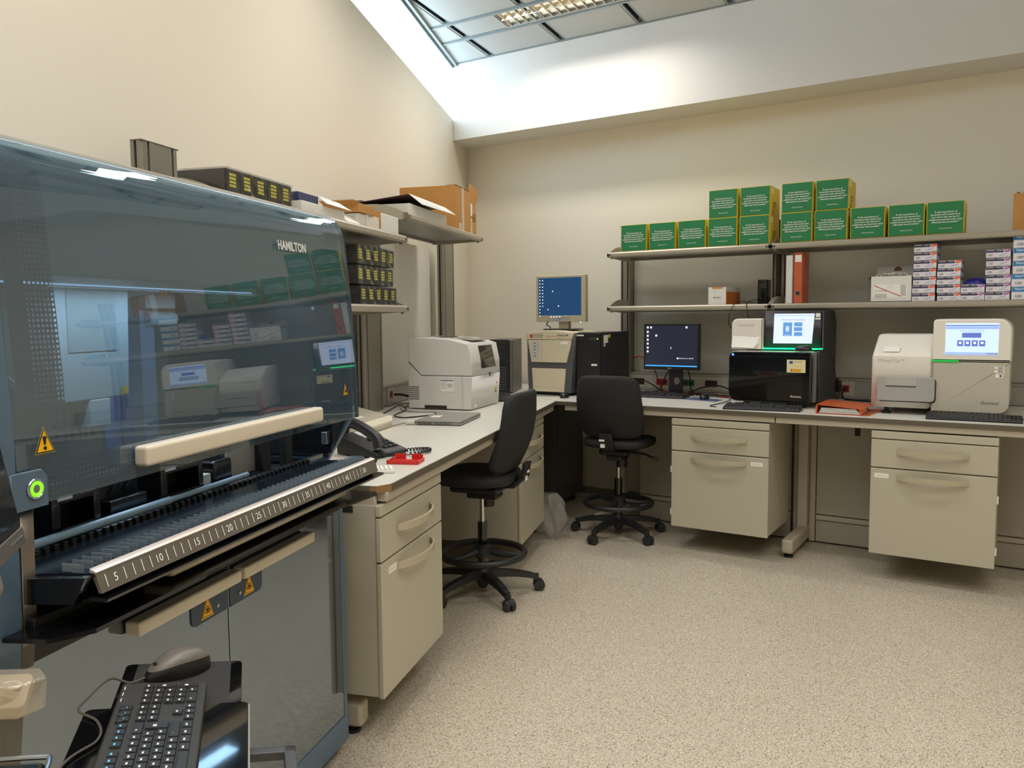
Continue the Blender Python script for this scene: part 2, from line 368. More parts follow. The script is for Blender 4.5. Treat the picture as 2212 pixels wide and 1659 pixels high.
# ================================================================== lab benches
ZC = .90; BB, BL = 1.229, 1.138                 # worktop height; front edge of the back and the left bench, from their walls
M_TOP = mat('worktop_laminate', '#d8d6cd', .32, var=.01, scale=6); M_EDGE = mat('worktop_edge', '#5f574a', .45); M_BRN = mat('worktop_core', '#8a6a3f', .6)
M_STEEL = mat('beige_steel', '#b5ab99', .42, var=.01); M_CAB = mat('cabinet_laminate', '#b9b39f', .38, var=.01, scale=4); M_HAND = mat('handle_cream', '#b5ab92', .35)
M_PANEL = mat('bench_panel', '#a9a293', .45, var=.01); M_DARKGAP = mat('dark_gap', '#2a2622', .7); M_TAG = mat('paper_tag', '#e8e6df', .6); M_RUB = mat('black_rubber', '#191919', .6)
# inner corner of the L, and the mitre line from it back to the room corner
def to_left(x, y): q = LMI @ Vector((x, y, 0)); return (q.x, q.y)
def to_world(d, y): q = LM @ Vector((d, y, 0)); return (q.x, q.y)
_s = (BB+BL*math.sin(LA))/math.cos(LA)          # along the left wall where its front edge meets the back bench edge
IC = to_world(BL, -_s)
CK = to_world(.03, -.16)                         # near the room corner
bt = thing('worktop', 'pale grey worktop along the back wall under the sequencers', 'worktop', (3.0, -.9, ZC), group='bench worktops')
B().prism([(CK[0], CK[1]), (IC[0], IC[1]+.004), (5.4, -BB+.004), (5.4, -.10), (CK[0]+.06, -.10)], 2, ZC-.025, ZC).done('top', M_TOP, bt, smooth=0)
B().box(IC[0], 5.4, -BB-.0005, -BB+.004, ZC-.0255, ZC-.0012).done('edge_band', M_EDGE, bt, smooth=0)
FR[0] = LM
Y0 = -4.522; icl = to_left(*IC); ckl = to_left(*CK)
lt = thing('worktop', 'pale grey worktop along the left wall carrying the telephone and laptop', 'worktop', (.6, -3.2, ZC), group='bench worktops')
B().prism([(.03, Y0), (BL-.035, Y0), (BL-.004, Y0+.05), (BL-.004, icl[1]-.001), (icl[0]-.004, icl[1]-.001), (ckl[0], ckl[1]-.002)], 2, ZC-.025, ZC).done('top', M_TOP, lt, smooth=0)
B().box(BL-.004, BL+.0005, Y0+.052, icl[1], ZC-.0255, ZC-.0012).done('edge_band', M_EDGE, lt, smooth=0)
B().box(.03, BL-.06, Y0-.0035, Y0, ZC-.0255, ZC-.0012).done('edge_band', M_EDGE, lt, smooth=0)
B().mesh([(BL-.06, Y0-.001, ZC-.0255), (BL-.035, Y0-.001, ZC-.0255), (BL-.002, Y0+.051, ZC-.0255), (BL-.06, Y0-.001, ZC-.001), (BL-.035, Y0-.001, ZC-.001), (BL-.002, Y0+.051, ZC-.001)], [(0, 1, 4, 3), (1, 2, 5, 4)]).done('core_corner', M_BRN, lt, smooth=0)
def bench_frame(label, front, a0, a1, legs, panel, feet, back, arms=True, rear=True):
    """steel under-frame: apron beam, legs with floor feet, rear panel; a runs along the bench (x at the back, -y at the left)"""
    left = FR[0] is LM
    t = thing('bench_frame', label, 'bench frame', (front-.1, (a0+a1)/2, 0) if left else ((a0+a1)/2, -front+.1, 0), group='steel bench frames')
    def bx(d0, d1, p0, p1, z0, z1, bev=0):           # d: distance from the wall, p: along the bench
        return (d0, d1, p0, p1, z0, z1, bev) if left else (p0, p1, -d1, -d0, z0, z1, bev)
    B().box(*bx(front-.05, front-.009, a0, a1, .839, ZC-.026, .004)).done('apron', M_STEEL, t)
    for p in legs:
        B().box(*bx(back+.015, back+.08, p-.03, p+.03, .10, .86, .006)).done('leg', M_STEEL, t)
        if arms: B().box(*bx(back+.02, front-.05, p-.025, p+.025, .80, .86, .006)).done('arm', M_STEEL, t)
        B().box(*bx(back-.02, feet, p-.035, p+.035, .028, .115, .015)).done('foot', M_STEEL, t)
        q = (feet-.05, p, 0) if left else (p, -feet+.05, 0)
        B().cyl((q[0], q[1], 0), (q[0], q[1], .012), .028, n=16).cyl((q[0], q[1], .012), (q[0], q[1], .03), .014, n=12).done('foot_pad', M_RUB, t)
    if rear:
        p0, p1 = panel
        B().box(*bx(back-.018, back, p0, p1, .19, .83, .002)).done('rear_panel', M_PANEL, t)
        B().box(*bx(back-.02, back+.016, p0, p1, .155, .185, .004)).done('sill', M_STEEL, t)
        B().box(*bx(back-.018, back+.002, p0, p1, .012, .15, .002)).done('kick_panel', M_PANEL, t)
    return t
fl1 = bench_frame('beige steel bench frame under the telephone on the left side', BL, Y0+.03, -3.3, [-4.475], (-4.40, -3.3), 1.02, .40, False)
fl2 = bench_frame('beige steel bench frame under the white plate reader on the left side', BL, -3.295, icl[1]-.05, [-1.70], (-3.29, -1.75), 1.02, .40, False)
B().prism([(BL-.22, .795), (BL-.075, .795), (BL-.045, .815), (BL-.045, ZC-.028), (BL-.22, ZC-.028)], 1, Y0+.004, Y0+.026, .003).done('end_bracket', M_STEEL, fl1)
B().box(BL-.19, BL-.125, Y0-.001, Y0+.005, .803, .826).done('bracket_slot', M_DARKGAP, fl1)
FR[0] = I4
fb1 = bench_frame('beige steel bench frame under the black sequencer', BB, IC[0]+.06, 3.044, [1.82], (1.94, 3.0), 1.07, .619, False)
fb2 = bench_frame('beige steel bench frame under the white and grey sequencer', BB, 3.050, 5.35, [3.09], (3.16, 5.35), 1.07, .619, False)
q = P(1853, 928, 1, -.617); B().box(q[0]-.016, q[0]+.016, -.623, -.613, q[2]-.04, q[2]+.05, .002).done('cable_cutout', M_DARKGAP, fb2)
B().box(3.02, 3.06, -.625, -.60, .012, .83).box(3.12, 3.155, -.625, -.60, .012, .83).done('joint_cover', M_STEEL, fb2)
def cabinet(label, f, p0, W, tagpos, hinge):
    """hanging bench cabinet: body, fixed top strip, drawer and door with bow handles"""
    left = FR[0] is LM
    zb, zst, zsp, zt = .152, .7896, .6312, .832
    t = thing('hanging_cabinet', label, 'cabinet', (f-.25, p0+W/2, zb) if left else (p0+W/2, -f+.25, zb), group='hanging cabinets under the benches')
    def bx(d0, d1, a, b, z0, z1, bev=0): return (d0, d1, a, b, z0, z1, bev) if left else (a, b, -d1, -d0, z0, z1, bev)
    B().box(*bx(f-.50, f-.021, p0+.004, p0+W-.004, zb+.004, zt, .002)).done('body', M_CAB, t)
    B().box(*bx(f-.02, f, p0, p0+W, zst+.003, zt, .003)).done('top_strip', M_CAB, t)
    dr = B().box(*bx(f-.02, f, p0, p0+W, zsp+.003, zst-.003, .004)).done('drawer', M_CAB, t)
    do = B().box(*bx(f-.02, f, p0, p0+W, zb, zsp-.003, .004)).done('door', M_CAB, t)
    for par, zz in ((dr, zsp+.093), (do, zsp-.045)):
        n = 14; hw = .17; hv = []; cx = p0+W*.5; fs = []
        for i in range(n+1):
            s = -1+2*i/n; out = .004+.048*(1-s*s)**.75; x = cx+s*hw
            for (a_, dz) in ((-.004, -.013), (.004, -.013), (.004, .013), (-.004, .013)):
                d = f+out+a_; hv.append((d, x, zz+dz) if left else (x, -d, zz+dz))
        for i in range(n):
            for k in range(4): fs.append((i*4+k, i*4+(k+1) % 4, i*4+4+(k+1) % 4, i*4+4+k))
        fs += [(3, 2, 1, 0), (n*4, n*4+1, n*4+2, n*4+3)]
        B().mesh(hv, fs).done('handle', M_HAND, par)
    hs = p0 if hinge < 0 else p0+W
    for hz in (zsp-.12, zb+.09): B().box(*bx(f-.03, f-.004, hs-.007, hs+.007, hz-.019, hz+.019, .001)).done('hinge', M_TAG, do)
    if tagpos is not None:
        tw = .072; a = p0+tagpos
        B().box(*bx(f, f+.0008, a, a+tw, zsp-.055, zsp-.030)).done('name_tag', M_TAG, do, smooth=0)
        if left: letter(do, '\u2013\u2013\u2013  \u2013\u2013', .012, (f+.0014, a+tw/2, zsp-.0425), (0, 1, 0), (0, 0, 1), GREYP, 'CENTER', width=.045)
        else: letter(do, '\u2013\u2013\u2013  \u2013\u2013', .012, (a+tw/2, -f-.0014, zsp-.0425), (1, 0, 0), (0, 0, 1), GREYP, 'CENTER', width=.045)
    return t
cabinet('beige hanging cabinet beneath the black sequencer on the back bench', 1.2342, 2.4174, .6, .495, -1)
cabinet('beige hanging cabinet beneath the white and grey sequencer on the back bench', 1.2342, 3.5699, .6, .02, 1)
FR[0] = LM
cabinet('beige hanging cabinet at the end of the left bench below the telephone', 1.116, -4.5248, .61, .06, 1)
cabinet('beige hanging cabinet behind the side-on stool on the left bench', 1.116, -2.5686, .611, None, 1)
# dark grey floor cabinet in the corner under the bench
dc = thing('floor_cabinet', 'dark grey metal floor cabinet under the bench corner', 'cabinet', (.9, -.9, 0))
M_DK = mat('dark_grey_metal', '#57544f', .5)
q0, q1 = to_left(.884, -.155), to_left(1.266, -.199)
FR[0] = I4
B().box(.62, 1.255, -.66, -.20, .05, .86, .004).done('body', M_DK, dc)
B().box(.64, 1.165, -.672, -.661, .15, .84, .003).done('door', M_DK, dc)
B().box(1.256, 1.26, -.62, -.25, .16, .82, .002).done('side_panel', mat('dark_grey_panel', '#5e5b55', .5), dc)
B().tube(smooth_path([(.74, -.69, .03), (.74, -.69, .09), (.82, -.69, .105), (1.02, -.69, .10), (1.08, -.69, .07), (1.09, -.69, .03)], 5), .012, 8).done('stabiliser', M_DK, dc)
for q in ((.70, -.62), (1.19, -.62), (.70, -.25), (1.19, -.25)): B().cyl((q[0], q[1], 0), (q[0], q[1], .055), .018, n=10).done('foot', M_RUB, dc)
# ================================================================== shelf systems
FR[0] = I4
M_ALU = mat('anodised_post', '#8f8a7f', .38, metal=.45, var=.02); M_GROOVE = mat('post_groove', '#2b2520', .6); M_RAIL = mat('shelf_rail', '#a8a08f', .36, metal=.15, var=.01)
M_TRAY = mat('shelf_tray', '#8e8c84', .4); M_UNDER = mat('shelf_under_glass', '#8f9a92', .25)
M_BPANEL = mat('shelf_back_panel', '#cfcabd', .5, var=.01)
def post(label, a0, a1, d0, d1, z1, par_d=None):
    """aluminium upright with dark T-slots, standing on the worktop"""
    left = FR[0] is LM
    t = thing('shelf_upright', label, 'upright', ((d0+d1)/2, (a0+a1)/2, ZC) if left else ((a0+a1)/2, -(d0+d1)/2, ZC), group='aluminium shelf uprights')
    w = a1-a0; g = .011; dep = .012
    # outline in (along, depth) with grooves on the face and sides
    e = min(.035, w*.22)
    pl = [(a0, d0), (a1, d0), (a1, d0+.3*(d1-d0)), (a1-dep, d0+.3*(d1-d0)), (a1-dep, d0+.3*(d1-d0)+g), (a1, d0+.3*(d1-d0)+g), (a1, d1-.012), (a1-.008, d1-.002),
          (a1-e+g/2, d1), (a1-e+g/2, d1-dep), (a1-e-g/2, d1-dep), (a1-e-g/2, d1), (a0+e+g/2, d1), (a0+e+g/2, d1-dep), (a0+e-g/2, d1-dep), (a0+e-g/2, d1), (a0+.008, d1-.002), (a0, d1-.012),
          (a0, d0+.3*(d1-d0)+g), (a0+dep, d0+.3*(d1-d0)+g), (a0+dep, d0+.3*(d1-d0)), (a0, d0+.3*(d1-d0))]
    pl = [(d, a) if left else (a, -d) for a, d in pl]
    B().prism(pl, 2, ZC, z1).done('profile', M_ALU, t, smooth=0)
    for c in (a1-e, a0+e):
        bb_ = (d1-dep-.001, d1-dep+.003, c-g/2, c+g/2) if left else (c-g/2, c+g/2, -(d1-dep+.003), -(d1-dep-.001))
        B().box(*bb_, ZC+.002, z1-.004).done('slot_insert', M_GROOVE, t, smooth=0)
    for c in (a0, a1):
        s = 1 if c == a0 else -1; y = d0+.3*(d1-d0)
        bb_ = (y, y+g, min(c+s*dep*.75, c+s*dep), max(c+s*dep*.75, c+s*dep)) if left else (min(c+s*dep*.75, c+s*dep), max(c+s*dep*.75, c+s*dep), -(y+g), -y)
        B().box(*bb_, ZC+.002, z1-.004).done('slot_insert', M_GROOVE, t, smooth=0)
    bb_ = (d0-.002, d1+.002, a0-.002, a1+.002) if left else (a0-.002, a1+.002, -d1-.002, -d0+.002)
    B().box(*bb_, z1, z1+.006, .003).done('cap', M_ALU, t)
    return t
def shelf(label, a0, a1, df, db, zb, brackets=(1, 1)):
    """front rail, tray, curved end brackets with bolt heads"""
    left = FR[0] is LM
    t = thing('wall_shelf', label, 'shelf', ((df+db)/2, (a0+a1)/2, zb) if left else ((a0+a1)/2, -(df+db)/2, zb), group='beige metal wall shelves')
    def pr(poly, p0, p1, bev=0):   # poly in (d, z), extruded along the shelf
        return B().prism([(d, z) if left else (-d, z) for d, z in poly], 1 if left else 0, p0, p1, bev)
    h = .036
    pr([(df-.03, zb), (df-.006, zb), (df, zb+.008), (df, zb+.026), (df-.008, zb+h), (df-.03, zb+h)], a0+.045, a1-.045, 0).done('front_rail', M_RAIL, t)
    pr([(db, zb+.012), (df-.03, zb+.012), (df-.03, zb+.030), (db, zb+.030)], a0+.02, a1-.02).done('tray', M_TRAY, t, smooth=0)
    pr([(db, zb-.006), (db+.02, zb-.006), (db+.02, zb+.042), (db, zb+.042)], a0+.02, a1-.02).done('back_rail', M_ALU, t, smooth=0)
    for k, (c0, c1) in enumerate(((a0, a0+.045), (a1-.045, a1))):
        if not brackets[k]: continue
        arc = [(df-.030*(1-math.cos(x))*1.0-.02-.5*(df-db-.05)*x/1.57*1.0, zb+h+.052*math.sin(x)) for x in [i*1.57/7 for i in range(8)]]
        pl = [(db, zb-.012), (db+.10, zb-.012), (df-.03, zb), (df-.006, zb), (df, zb+.008), (df, zb+.026), (df-.008, zb+h)]+arc+[(db, zb+h+.052)]
        o0 = c0 if k == 0 else c1-.012
        b_ = pr(pl, o0, o0+.012)
        b_ = b_.prism([(d, z) if left else (-d, z) for d, z in [(df-.03, zb), (df-.006, zb), (df, zb+.008), (df, zb+.026), (df-.008, zb+h), (df-.03, zb+h)]], 1 if left else 0, c0, c1)
        br = b_.done('end_bracket', M_RAIL, t)
        cc = (c0+c1)/2
        q0, q1 = ((df-.002, cc, zb+.017), (df+.0012, cc, zb+.017)) if left else ((cc, -df+.002, zb+.017), (cc, -df-.0012, zb+.017))
        B().cyl(q0, q1, .0065, n=12).done('bolt_hole', M_GROOVE, br)
        q0, q1 = ((df-.03, cc, zb-.009), (df-.03, cc, zb+.001)) if left else ((cc, -df+.03, zb-.009), (cc, -df+.03, zb+.001))
        B().cyl(q0, q1, .009, n=12).done('screw_head', M_ALU, br)
    return t
DF, DB = .60, .215
ZU, ZL = 1.895, 1.505
post('aluminium upright at the free end of the back shelves', 1.585, 1.668, .10, .205, 2.155)
post('aluminium upright on the binder side of the shelf joint', 2.792, 2.845, .10, .205, 2.12); post('aluminium upright on the plain side of the shelf joint', 2.745, 2.789, .10, .205, 2.12)
post('aluminium upright beyond the glove boxes', 4.80, 4.88, .10, .205, 2.155)
shelf('upper back shelf section holding the ten green boxes beside its free end', 1.665, 2.835, DF, DB, ZU)
shelf('upper back shelf section above the glove boxes and carton', 2.838, 4.90, DF, DB, ZU)
shelf('lower back shelf section holding the orange-sided box', 1.665, 2.835, DF, DB, ZL)
shelf('lower back shelf section holding binders and glove boxes', 2.838, 4.90, DF, DB, ZL)
bp = thing('back_panel', 'grey-beige panel between the shelf uprights behind the monitor', 'panel', (2.2, -.11, ZC+.1), group='panels between shelf uprights'); B().box(1.668, 2.745, -.125, -.11, ZC+.137, ZU).done('sheet', M_BPANEL, bp, smooth=0)
bp = thing('back_panel', 'grey-beige panel between the shelf uprights behind the glove boxes', 'panel', (3.8, -.11, ZC+.1), group='panels between shelf uprights'); B().box(2.845, 4.80, -.125, -.11, ZC+.137, ZU).done('sheet', M_BPANEL, bp, smooth=0)
# service trunking with sockets
M_TRUNK = mat('trunking', '#a5a197', .4, metal=.2); M_PLATE = mat('socket_plate', '#b9b2a0', .45); M_BLANK = mat('blank_plate', '#bdbbb3', .45)
SK = {'black': mat('socket_black', '#2b2b2b', .4), 'red': mat('socket_red', '#b3261e', .4), 'green': mat('socket_green', '#1d6b4c', .4)}
def trunk(label, a0, a1, db, df, zt, sockets, blanks=(), gaps=()):
    left = FR[0] is LM
    t = thing('service_trunking', label, 'trunking', (df, (a0+a1)/2, ZC) if left else ((a0+a1)/2, -df, ZC), group='service trunking')
    def bx(d0, d1, p0, p1, z0, z1, bev=0): return (d0, d1, p0, p1, z0, z1, bev) if left else (p0, p1, -d1, -d0, z0, z1, bev)
    e_ = [a0]+[q for g in gaps for q in g]+[a1]
    for p0, p1 in zip(e_[::2], e_[1::2]): B().box(*bx(db, df, p0, p1, ZC+.002, zt, .003)).box(*bx(df, df+.006, p0, p1, zt-.014, zt-.002, .001)).box(*bx(df, df+.006, p0, p1, ZC+.004, ZC+.016, .001)).done('channel', M_TRUNK, t)
    for a, w in blanks: B().box(*bx(df, df+.004, a-w/2, a+w/2, ZC+.018, zt-.016, .001)).done('blank_cover', M_BLANK, t)
    for a, col, n in sockets:
        pl = B().box(*bx(df, df+.005, a-.025*n-.035, a+.025*n+.035, ZC+.018, zt-.016, .002)).done('socket_plate', M_PLATE, t)
        zc = (ZC+.018+zt-.016)/2
        for k in range(n):
            c = a+(k-(n-1)/2)*.046
            sb = B().box(*bx(df+.005, df+.008, c-.0225, c+.0225, zc-.0235, zc+.0235, .002))
            sb.done('socket', SK[col], pl)
            p0, p1 = ((df+.008, c, zc), (df+.0095, c, zc)) if left else ((c, -df-.008, zc), (c, -df-.0095, zc))
            B().cyl(p0, p1, .0185, n=20).done('socket_face', SK['black'] if col == 'black' else SK[col], pl)
            p0, p1 = ((df+.0095, c, zc), (df+.0098, c, zc)) if left else ((c, -df-.0095, zc), (c, -df-.0098, zc))
            B().cyl(p0, p1, .015, n=20).done('socket_well', M_GROOVE, pl)
    return t
trunk('service trunking with black, red and green sockets along the back bench', 1.42, 5.2, .11, .19, 1.035, [(1.74, 'black', 2), (1.93, 'red', 2), (2.14, 'green', 2), (2.315, 'black', 2), (3.245, 'red', 1)], [(1.83, .055), (2.03, .05), (2.22, .055), (2.41, .055)], [(1.582, 1.671), (2.742, 2.848), (4.797, 4.883)])
FR[0] = LM
DLF, DLB = .565, .19
ST = 4.36
post('aluminium upright rising behind the liquid handler', -4.455, -4.25, .13, .18, 2.12); post('aluminium upright between the two left shelf bays', -2.60, -2.335, .13, .18, 2.15); post('aluminium upright carrying the corner shelf', -1.19, -.93, .13, .18, 2.12)
shelf('upper left shelf holding white and brown boxes beside the liquid handler', -4.55, -2.86, DLF, DLB, 1.875); shelf('lower left shelf holding the stacked black tip racks', -4.55, -2.855, DLF, DLB, 1.500)
shelf('corner shelf holding the big cardboard box', -2.84, -1.43, DLF, DLB, 2.006)
bp = thing('back_panel', 'white panel behind the plate reader between two uprights', 'panel', (.08, -1.8, ZC+.1), group='panels between shelf uprights'); B().box(.06, .075, -2.335, -1.203, ZC+.13, 1.99).done('sheet', mat('white_panel', '#e6e2d8', .5, var=.01), bp, smooth=0)
bp = thing('back_panel', 'white panel behind the black tip racks between two uprights', 'panel', (.08, -3.4, ZC+.1), group='panels between shelf uprights'); B().box(.06, .075, -4.25, -2.635, ZC+.13, 1.99).done('sheet', MATS['white_panel'], bp, smooth=0)
trunk('service trunking with a red socket along the left bench', -4.2, -1.25, .03, .10, ZC+.13, [(-2.05, 'red', 1)], [(-1.6, .2)])
FR[0] = I4
# ================================================================== things on the back shelves
FR[0] = I4
M_GRN = mat('box_green', '#1b7a45', .45, var=.03); M_GEDGE = mat('box_green_edge', '#155f37', .5); M_YEL = mat('box_yellow', '#e8cf2e', .5, var=.02); M_YTX = mat('box_yellow_print', '#7a6a1e', .6)
gb = thing('green_box', 'x', 'box', (0, 0, 0), group='green and yellow quotation boxes on the top shelf')
BW, BH, BD = .196, .187, .245
B().box(-BW/2, BW/2, .003, BD, 0, BH, .002, 1).done('carton', M_YEL, gb)
fp = B().box(-BW/2+.004, BW/2-.004, 0, .003, .003, BH-.003, .001, 1).done('front_panel', M_GRN, gb)
QT = '"In the long history of\nhumankind (and animal kind,\ntoo) those who learned to\ncollaborate and improvise most\neffectively have prevailed."'
letter(fp, QT, .0135, (0, -.0006, BH*.52), (1, 0, 0), (0, 0, 1), WHITE, 'CENTER', shear=.28, space=1.08, bold=.0002)
letter(fp, '-Charles Darwin', .0105, (0, -.0006, BH*.17), (1, 0, 0), (0, 0, 1), WHITE, 'CENTER', shear=.28)
sp_ = B().box(BW/2, BW/2+.0008, .03, .09, BH-.045, BH-.012).done('side_label', WHITE, gb, smooth=0)
letter(gb, 'go', .075, (BW/2+.0008, .075, BH*.42), (0, 1, 0), (0, 0, 1), M_YTX, 'LEFT', name='side_print')
letter(gb, '||||||||', .03, (BW/2+.0008, .05, BH*.12), (0, 1, 0), (0, 0, 1), M_YTX, 'LEFT', name='side_print')
ZB = ZU+.038
low = [1.8655, 2.0815, 2.297, 2.5125, 2.7265, 2.9935, 3.202, 3.417, 3.631, 3.8385]
nm = ['at the free end of the shelf', 'second from the free shelf end', 'third from the free shelf end', 'under the first upper box', 'below the upper box beside the shelf joint', 'just past the shelf joint', 'second past the shelf joint', 'third past the shelf joint, uncovered on top', 'next to last of the bottom row', 'last of the bottom row, with bare shelf beyond']
first = True
for i, x in enumerate(low):
    lab = 'green quotation box in the bottom row, '+nm[i]
    rz = random.uniform(-.012, .012)
    if first: gb.matrix_basis = Matrix.Translation((x, -.585, ZB)) @ Matrix.Rotation(rz, 4, 'Z'); gb['label'] = lab; first = False
    else: clone(gb, (x, -.585+random.uniform(-.004, .004), ZB), rz, lab)
for x, lab in ((2.513, 'green quotation box in the top row, far from the joint'), (2.728, 'green quotation box in the top row, with bare yellow side'), (2.995, 'green quotation box in the top row, just past the joint'), (3.207, 'green quotation box at the end of the top row')):
    clone(gb, (x, -.583, ZB+BH+.001), random.uniform(-.012, .012), lab)
# cardboard box on the far top shelf
M_CARD = mat('cardboard', '#bd8a4a', .75, var=.05, scale=12, bump=.1, bscale=60); M_CARDD = mat('cardboard_dark', '#8a5f30', .8); M_TAPE = mat('packing_tape', '#e9e3d6', .35); M_RED = mat('print_red', '#c23a33', .6)
t = thing('cardboard_box', 'tan cardboard box on the top back shelf beyond the green boxes', 'box', (4.32, -.4, ZB))
B().box(4.175, 4.49, -.555, -.30, ZB, ZB+.205, .002, 1).done('carton', M_CARD, t)
for k in range(9): B().box(4.19+.033*k, 4.205+.033*k, -.556, -.53, ZB+.205, ZB+.212).done('serrated_tab', M_CARDD, t, smooth=0)
B().box(4.30, 4.34, -.5565, -.555, ZB, ZB+.205).done('tape', M_TAPE, t, smooth=0)
# lower shelf
ZS = ZL+.037
M_WCARD = mat('white_card', '#e4e2dc', .55, var=.02); M_ORG = mat('orange_card', '#e07a22', .5, var=.06, scale=18); M_ORG2 = mat('binder_orange', '#c9603a', .45, var=.03, scale=25); M_BLK = mat('black_plastic', '#1d1d1f', .35, var=.03); M_BLKG = mat('black_gloss', '#0b0b0d', .12, coat=.6)
t = thing('reagent_box', 'white and orange reagent box on the lower back shelf', 'box', (2.47, -.4, ZS))
B().box(2.412, 2.535, -.562, -.25, ZS, ZS+.118, .001, 1).done('carton', M_WCARD, t)
B().box(2.5352, 2.5362, -.555, -.35, ZS+.002, ZS+.088).done('orange_side', M_ORG, t, smooth=0); B().box(2.5352, 2.5362, -.35, -.252, ZS+.002, ZS+.088).done('orange_side', mat('orange_card_dark', '#c5611a', .5), t, smooth=0)
B().box(2.44, 2.51, -.5635, -.562, ZS+.108, ZS+.117).done('orange_stripe', M_ORG, t, smooth=0)
letter(t, 'illumina', .018, (2.474, -.5632, ZS+.048), (1, 0, 0), (0, 0, 1), mat('print_maroon', '#6b2c30', .6), 'CENTER'); letter(t, '\u2013\u2013\u2013 \u2013\u2013\n\u2013\u2013\u2013\u2013', .010, (2.452, -.5632, ZS+.088), (1, 0, 0), (0, 0, 1), GREYP, 'CENTER')
t = thing('external_drive', 'upright black external drive on the lower back shelf', 'external drive', (2.745, -.45, ZS))
B().box(2.716, 2.773, -.452, -.335, ZS, ZS+.165, .004).done('case', M_BLKG, t); letter(t, 'USB', .008, (2.728, -.4526, ZS+.04), (1, 0, 0), (0, 0, 1), GREYP)
t2 = B().tube(smooth_path([(2.755, -.34, ZS+.02), (2.72, -.50, ZS+.01), (2.62, -.54, ZS+.02), (2.60, -.57, ZS+.012), (2.60, -.612, ZS-.01), (2.575, -.615, ZS-.08), (2.56, -.55, 1.40), (2.60, -.45, 1.30)], 8), .0028, 6).tube(smooth_path([(2.755, -.34, ZS+.03), (2.70, -.45, ZS+.03), (2.68, -.55, ZS+.012), (2.69, -.612, ZS-.01), (2.71, -.615, ZS-.1), (2.72, -.52, 1.38), (2.74, -.40, 1.30)], 8), .0028, 6).done('power_cable', M_BLK, None, loc=(2.62, -.5, ZS)); tag(t2, 'black cables hanging from the upright drive over the shelf edge', 'cable')
def binder(label, x0, x1, y0, y1, z0, z1, m, spine_label=True):
    t = thing('lever_arch_binder', label, 'binder', ((x0+x1)/2, (y0+y1)/2, z0), group='upright binders on the lower back shelf')
    B().box(x0, x1, y0, y0+.003, z0, z1, .001, 1).done('spine', m, t); B().box(x0, x0+.003, y0, y1, z0, z1).done('cover', m, t); B().box(x1-.003, x1, y0, y1, z0, z1).done('cover', m, t)
    B().box(x0+.006, x1-.006, y0+.012, y1-.01, z0+.008, z1-.015).done('paper_block', M_WCARD, t)
    return t
t = binder('white binder with a printed spine next to the orange one', 2.925, 2.970, -.55, -.385, ZS, ZS+.31, M_WCARD); letter(t, '\u2013\u2013\u2013 \u2013\u2013\u2013\u2013\n\u2013\u2013\u2013\u2013 \u2013\u2013', .010, (2.947, -.5506, ZS+.25), (0, 0, 1), (-1, 0, 0), GREYP, 'CENTER')
t = binder('orange-red binder standing upright on the lower back shelf', 2.974, 3.032, -.55, -.385, ZS, ZS+.327, M_ORG2)
B().box(2.983, 3.023, -.5508, -.55, ZS+.265, ZS+.31).done('spine_label', WHITE, t, smooth=0); B().cyl((3.003, -.5525, ZS+.065), (3.003, -.549, ZS+.065), .016, n=20).done('finger_ring', mat('chrome', '#c8c8c8', .15, metal=1), t); B().cyl((3.003, -.553, ZS+.065), (3.003, -.5522, ZS+.065), .0125, n=20).done('finger_hole', M_GROOVE, t)
# white carton with open flaps
t = thing('open_carton', 'open white carton full of small tubes on the lower back shelf', 'box', (3.555, -.4, ZS))
x0, x1, y0, y1, h = 3.44, 3.672, -.562, -.33, .155
for b_ in ((x0, x1, y0, y0+.003), (x0, x1, y1-.003, y1), (x0, x0+.003, y0, y1), (x1-.003, x1, y0, y1)): B().box(*b_, ZS, ZS+h).done('side', M_WCARD, t, smooth=0)
B().box(x0, x1, y0, y1, ZS, ZS+.003).done('base', M_WCARD, t, smooth=0)
B().mesh([(x0, y1, ZS+h), (x1, y1, ZS+h), (x1, y1+.03, ZS+h+.07), (x0, y1+.03, ZS+h+.07)], [(0, 1, 2, 3)]).done('flap', M_WCARD, t, smooth=0, solid=.003)
B().mesh([(x0, y0, ZS+h), (x0, y1, ZS+h), (x0-.012, y1, ZS+h-.012), (x0-.012, y0, ZS+h-.012)], [(0, 1, 2, 3)]).done('flap', M_CARDD, t, smooth=0, solid=.003)
B().cyl((3.56, y1+.016, ZS+h+.048), (3.56, y1+.028, ZS+h+.046), .022, n=16).done('hand_hole', M_CARDD, t)
tub = B()
for k in range(70):
    a = random.uniform(0, 6.28); px, py = random.uniform(x0+.02, x1-.02), random.uniform(y0+.02, y1-.02); pz = ZS+h-.01+.035*(1-((px-3.555)/.12)**2)*random.uniform(.6, 1)
    v = Vector((math.cos(a), math.sin(a), random.uniform(-.3, .3)))*.012; tub.cyl(Vector((px, py, pz))-v, Vector((px, py, pz))+v, .004, n=5)
tub.done('tube_fill', mat('tube_plastic', '#d6d2c6', .35), t, kind='stuff')
B().box(3.455, 3.645, y0-.0012, y0, ZS+.025, ZS+.105).done('address_label', WHITE, t, smooth=0)
letter(t, 'EX 4T ME1/56', .011, (3.465, y0-.0018, ZS+.066), (1, 0, 0), (0, 0, 1), BLACKP); letter(t, '||||||||||||', .028, (3.465, y0-.0018, ZS+.038), (1, 0, 0), (0, 0, 1), BLACKP, width=.065); letter(t, '||||||||||||||||', .032, (3.622, y0-.0018, ZS+.068), (0, 0, 1), (-1, 0, 0), BLACKP, 'CENTER', width=.065); letter(t, '\u2013\u2013\u2013 \u2013\u2013\n\u2013\u2013\u2013\u2013', .010, (3.545, y0-.0018, ZS+.09), (1, 0, 0), (0, 0, 1), GREYP)
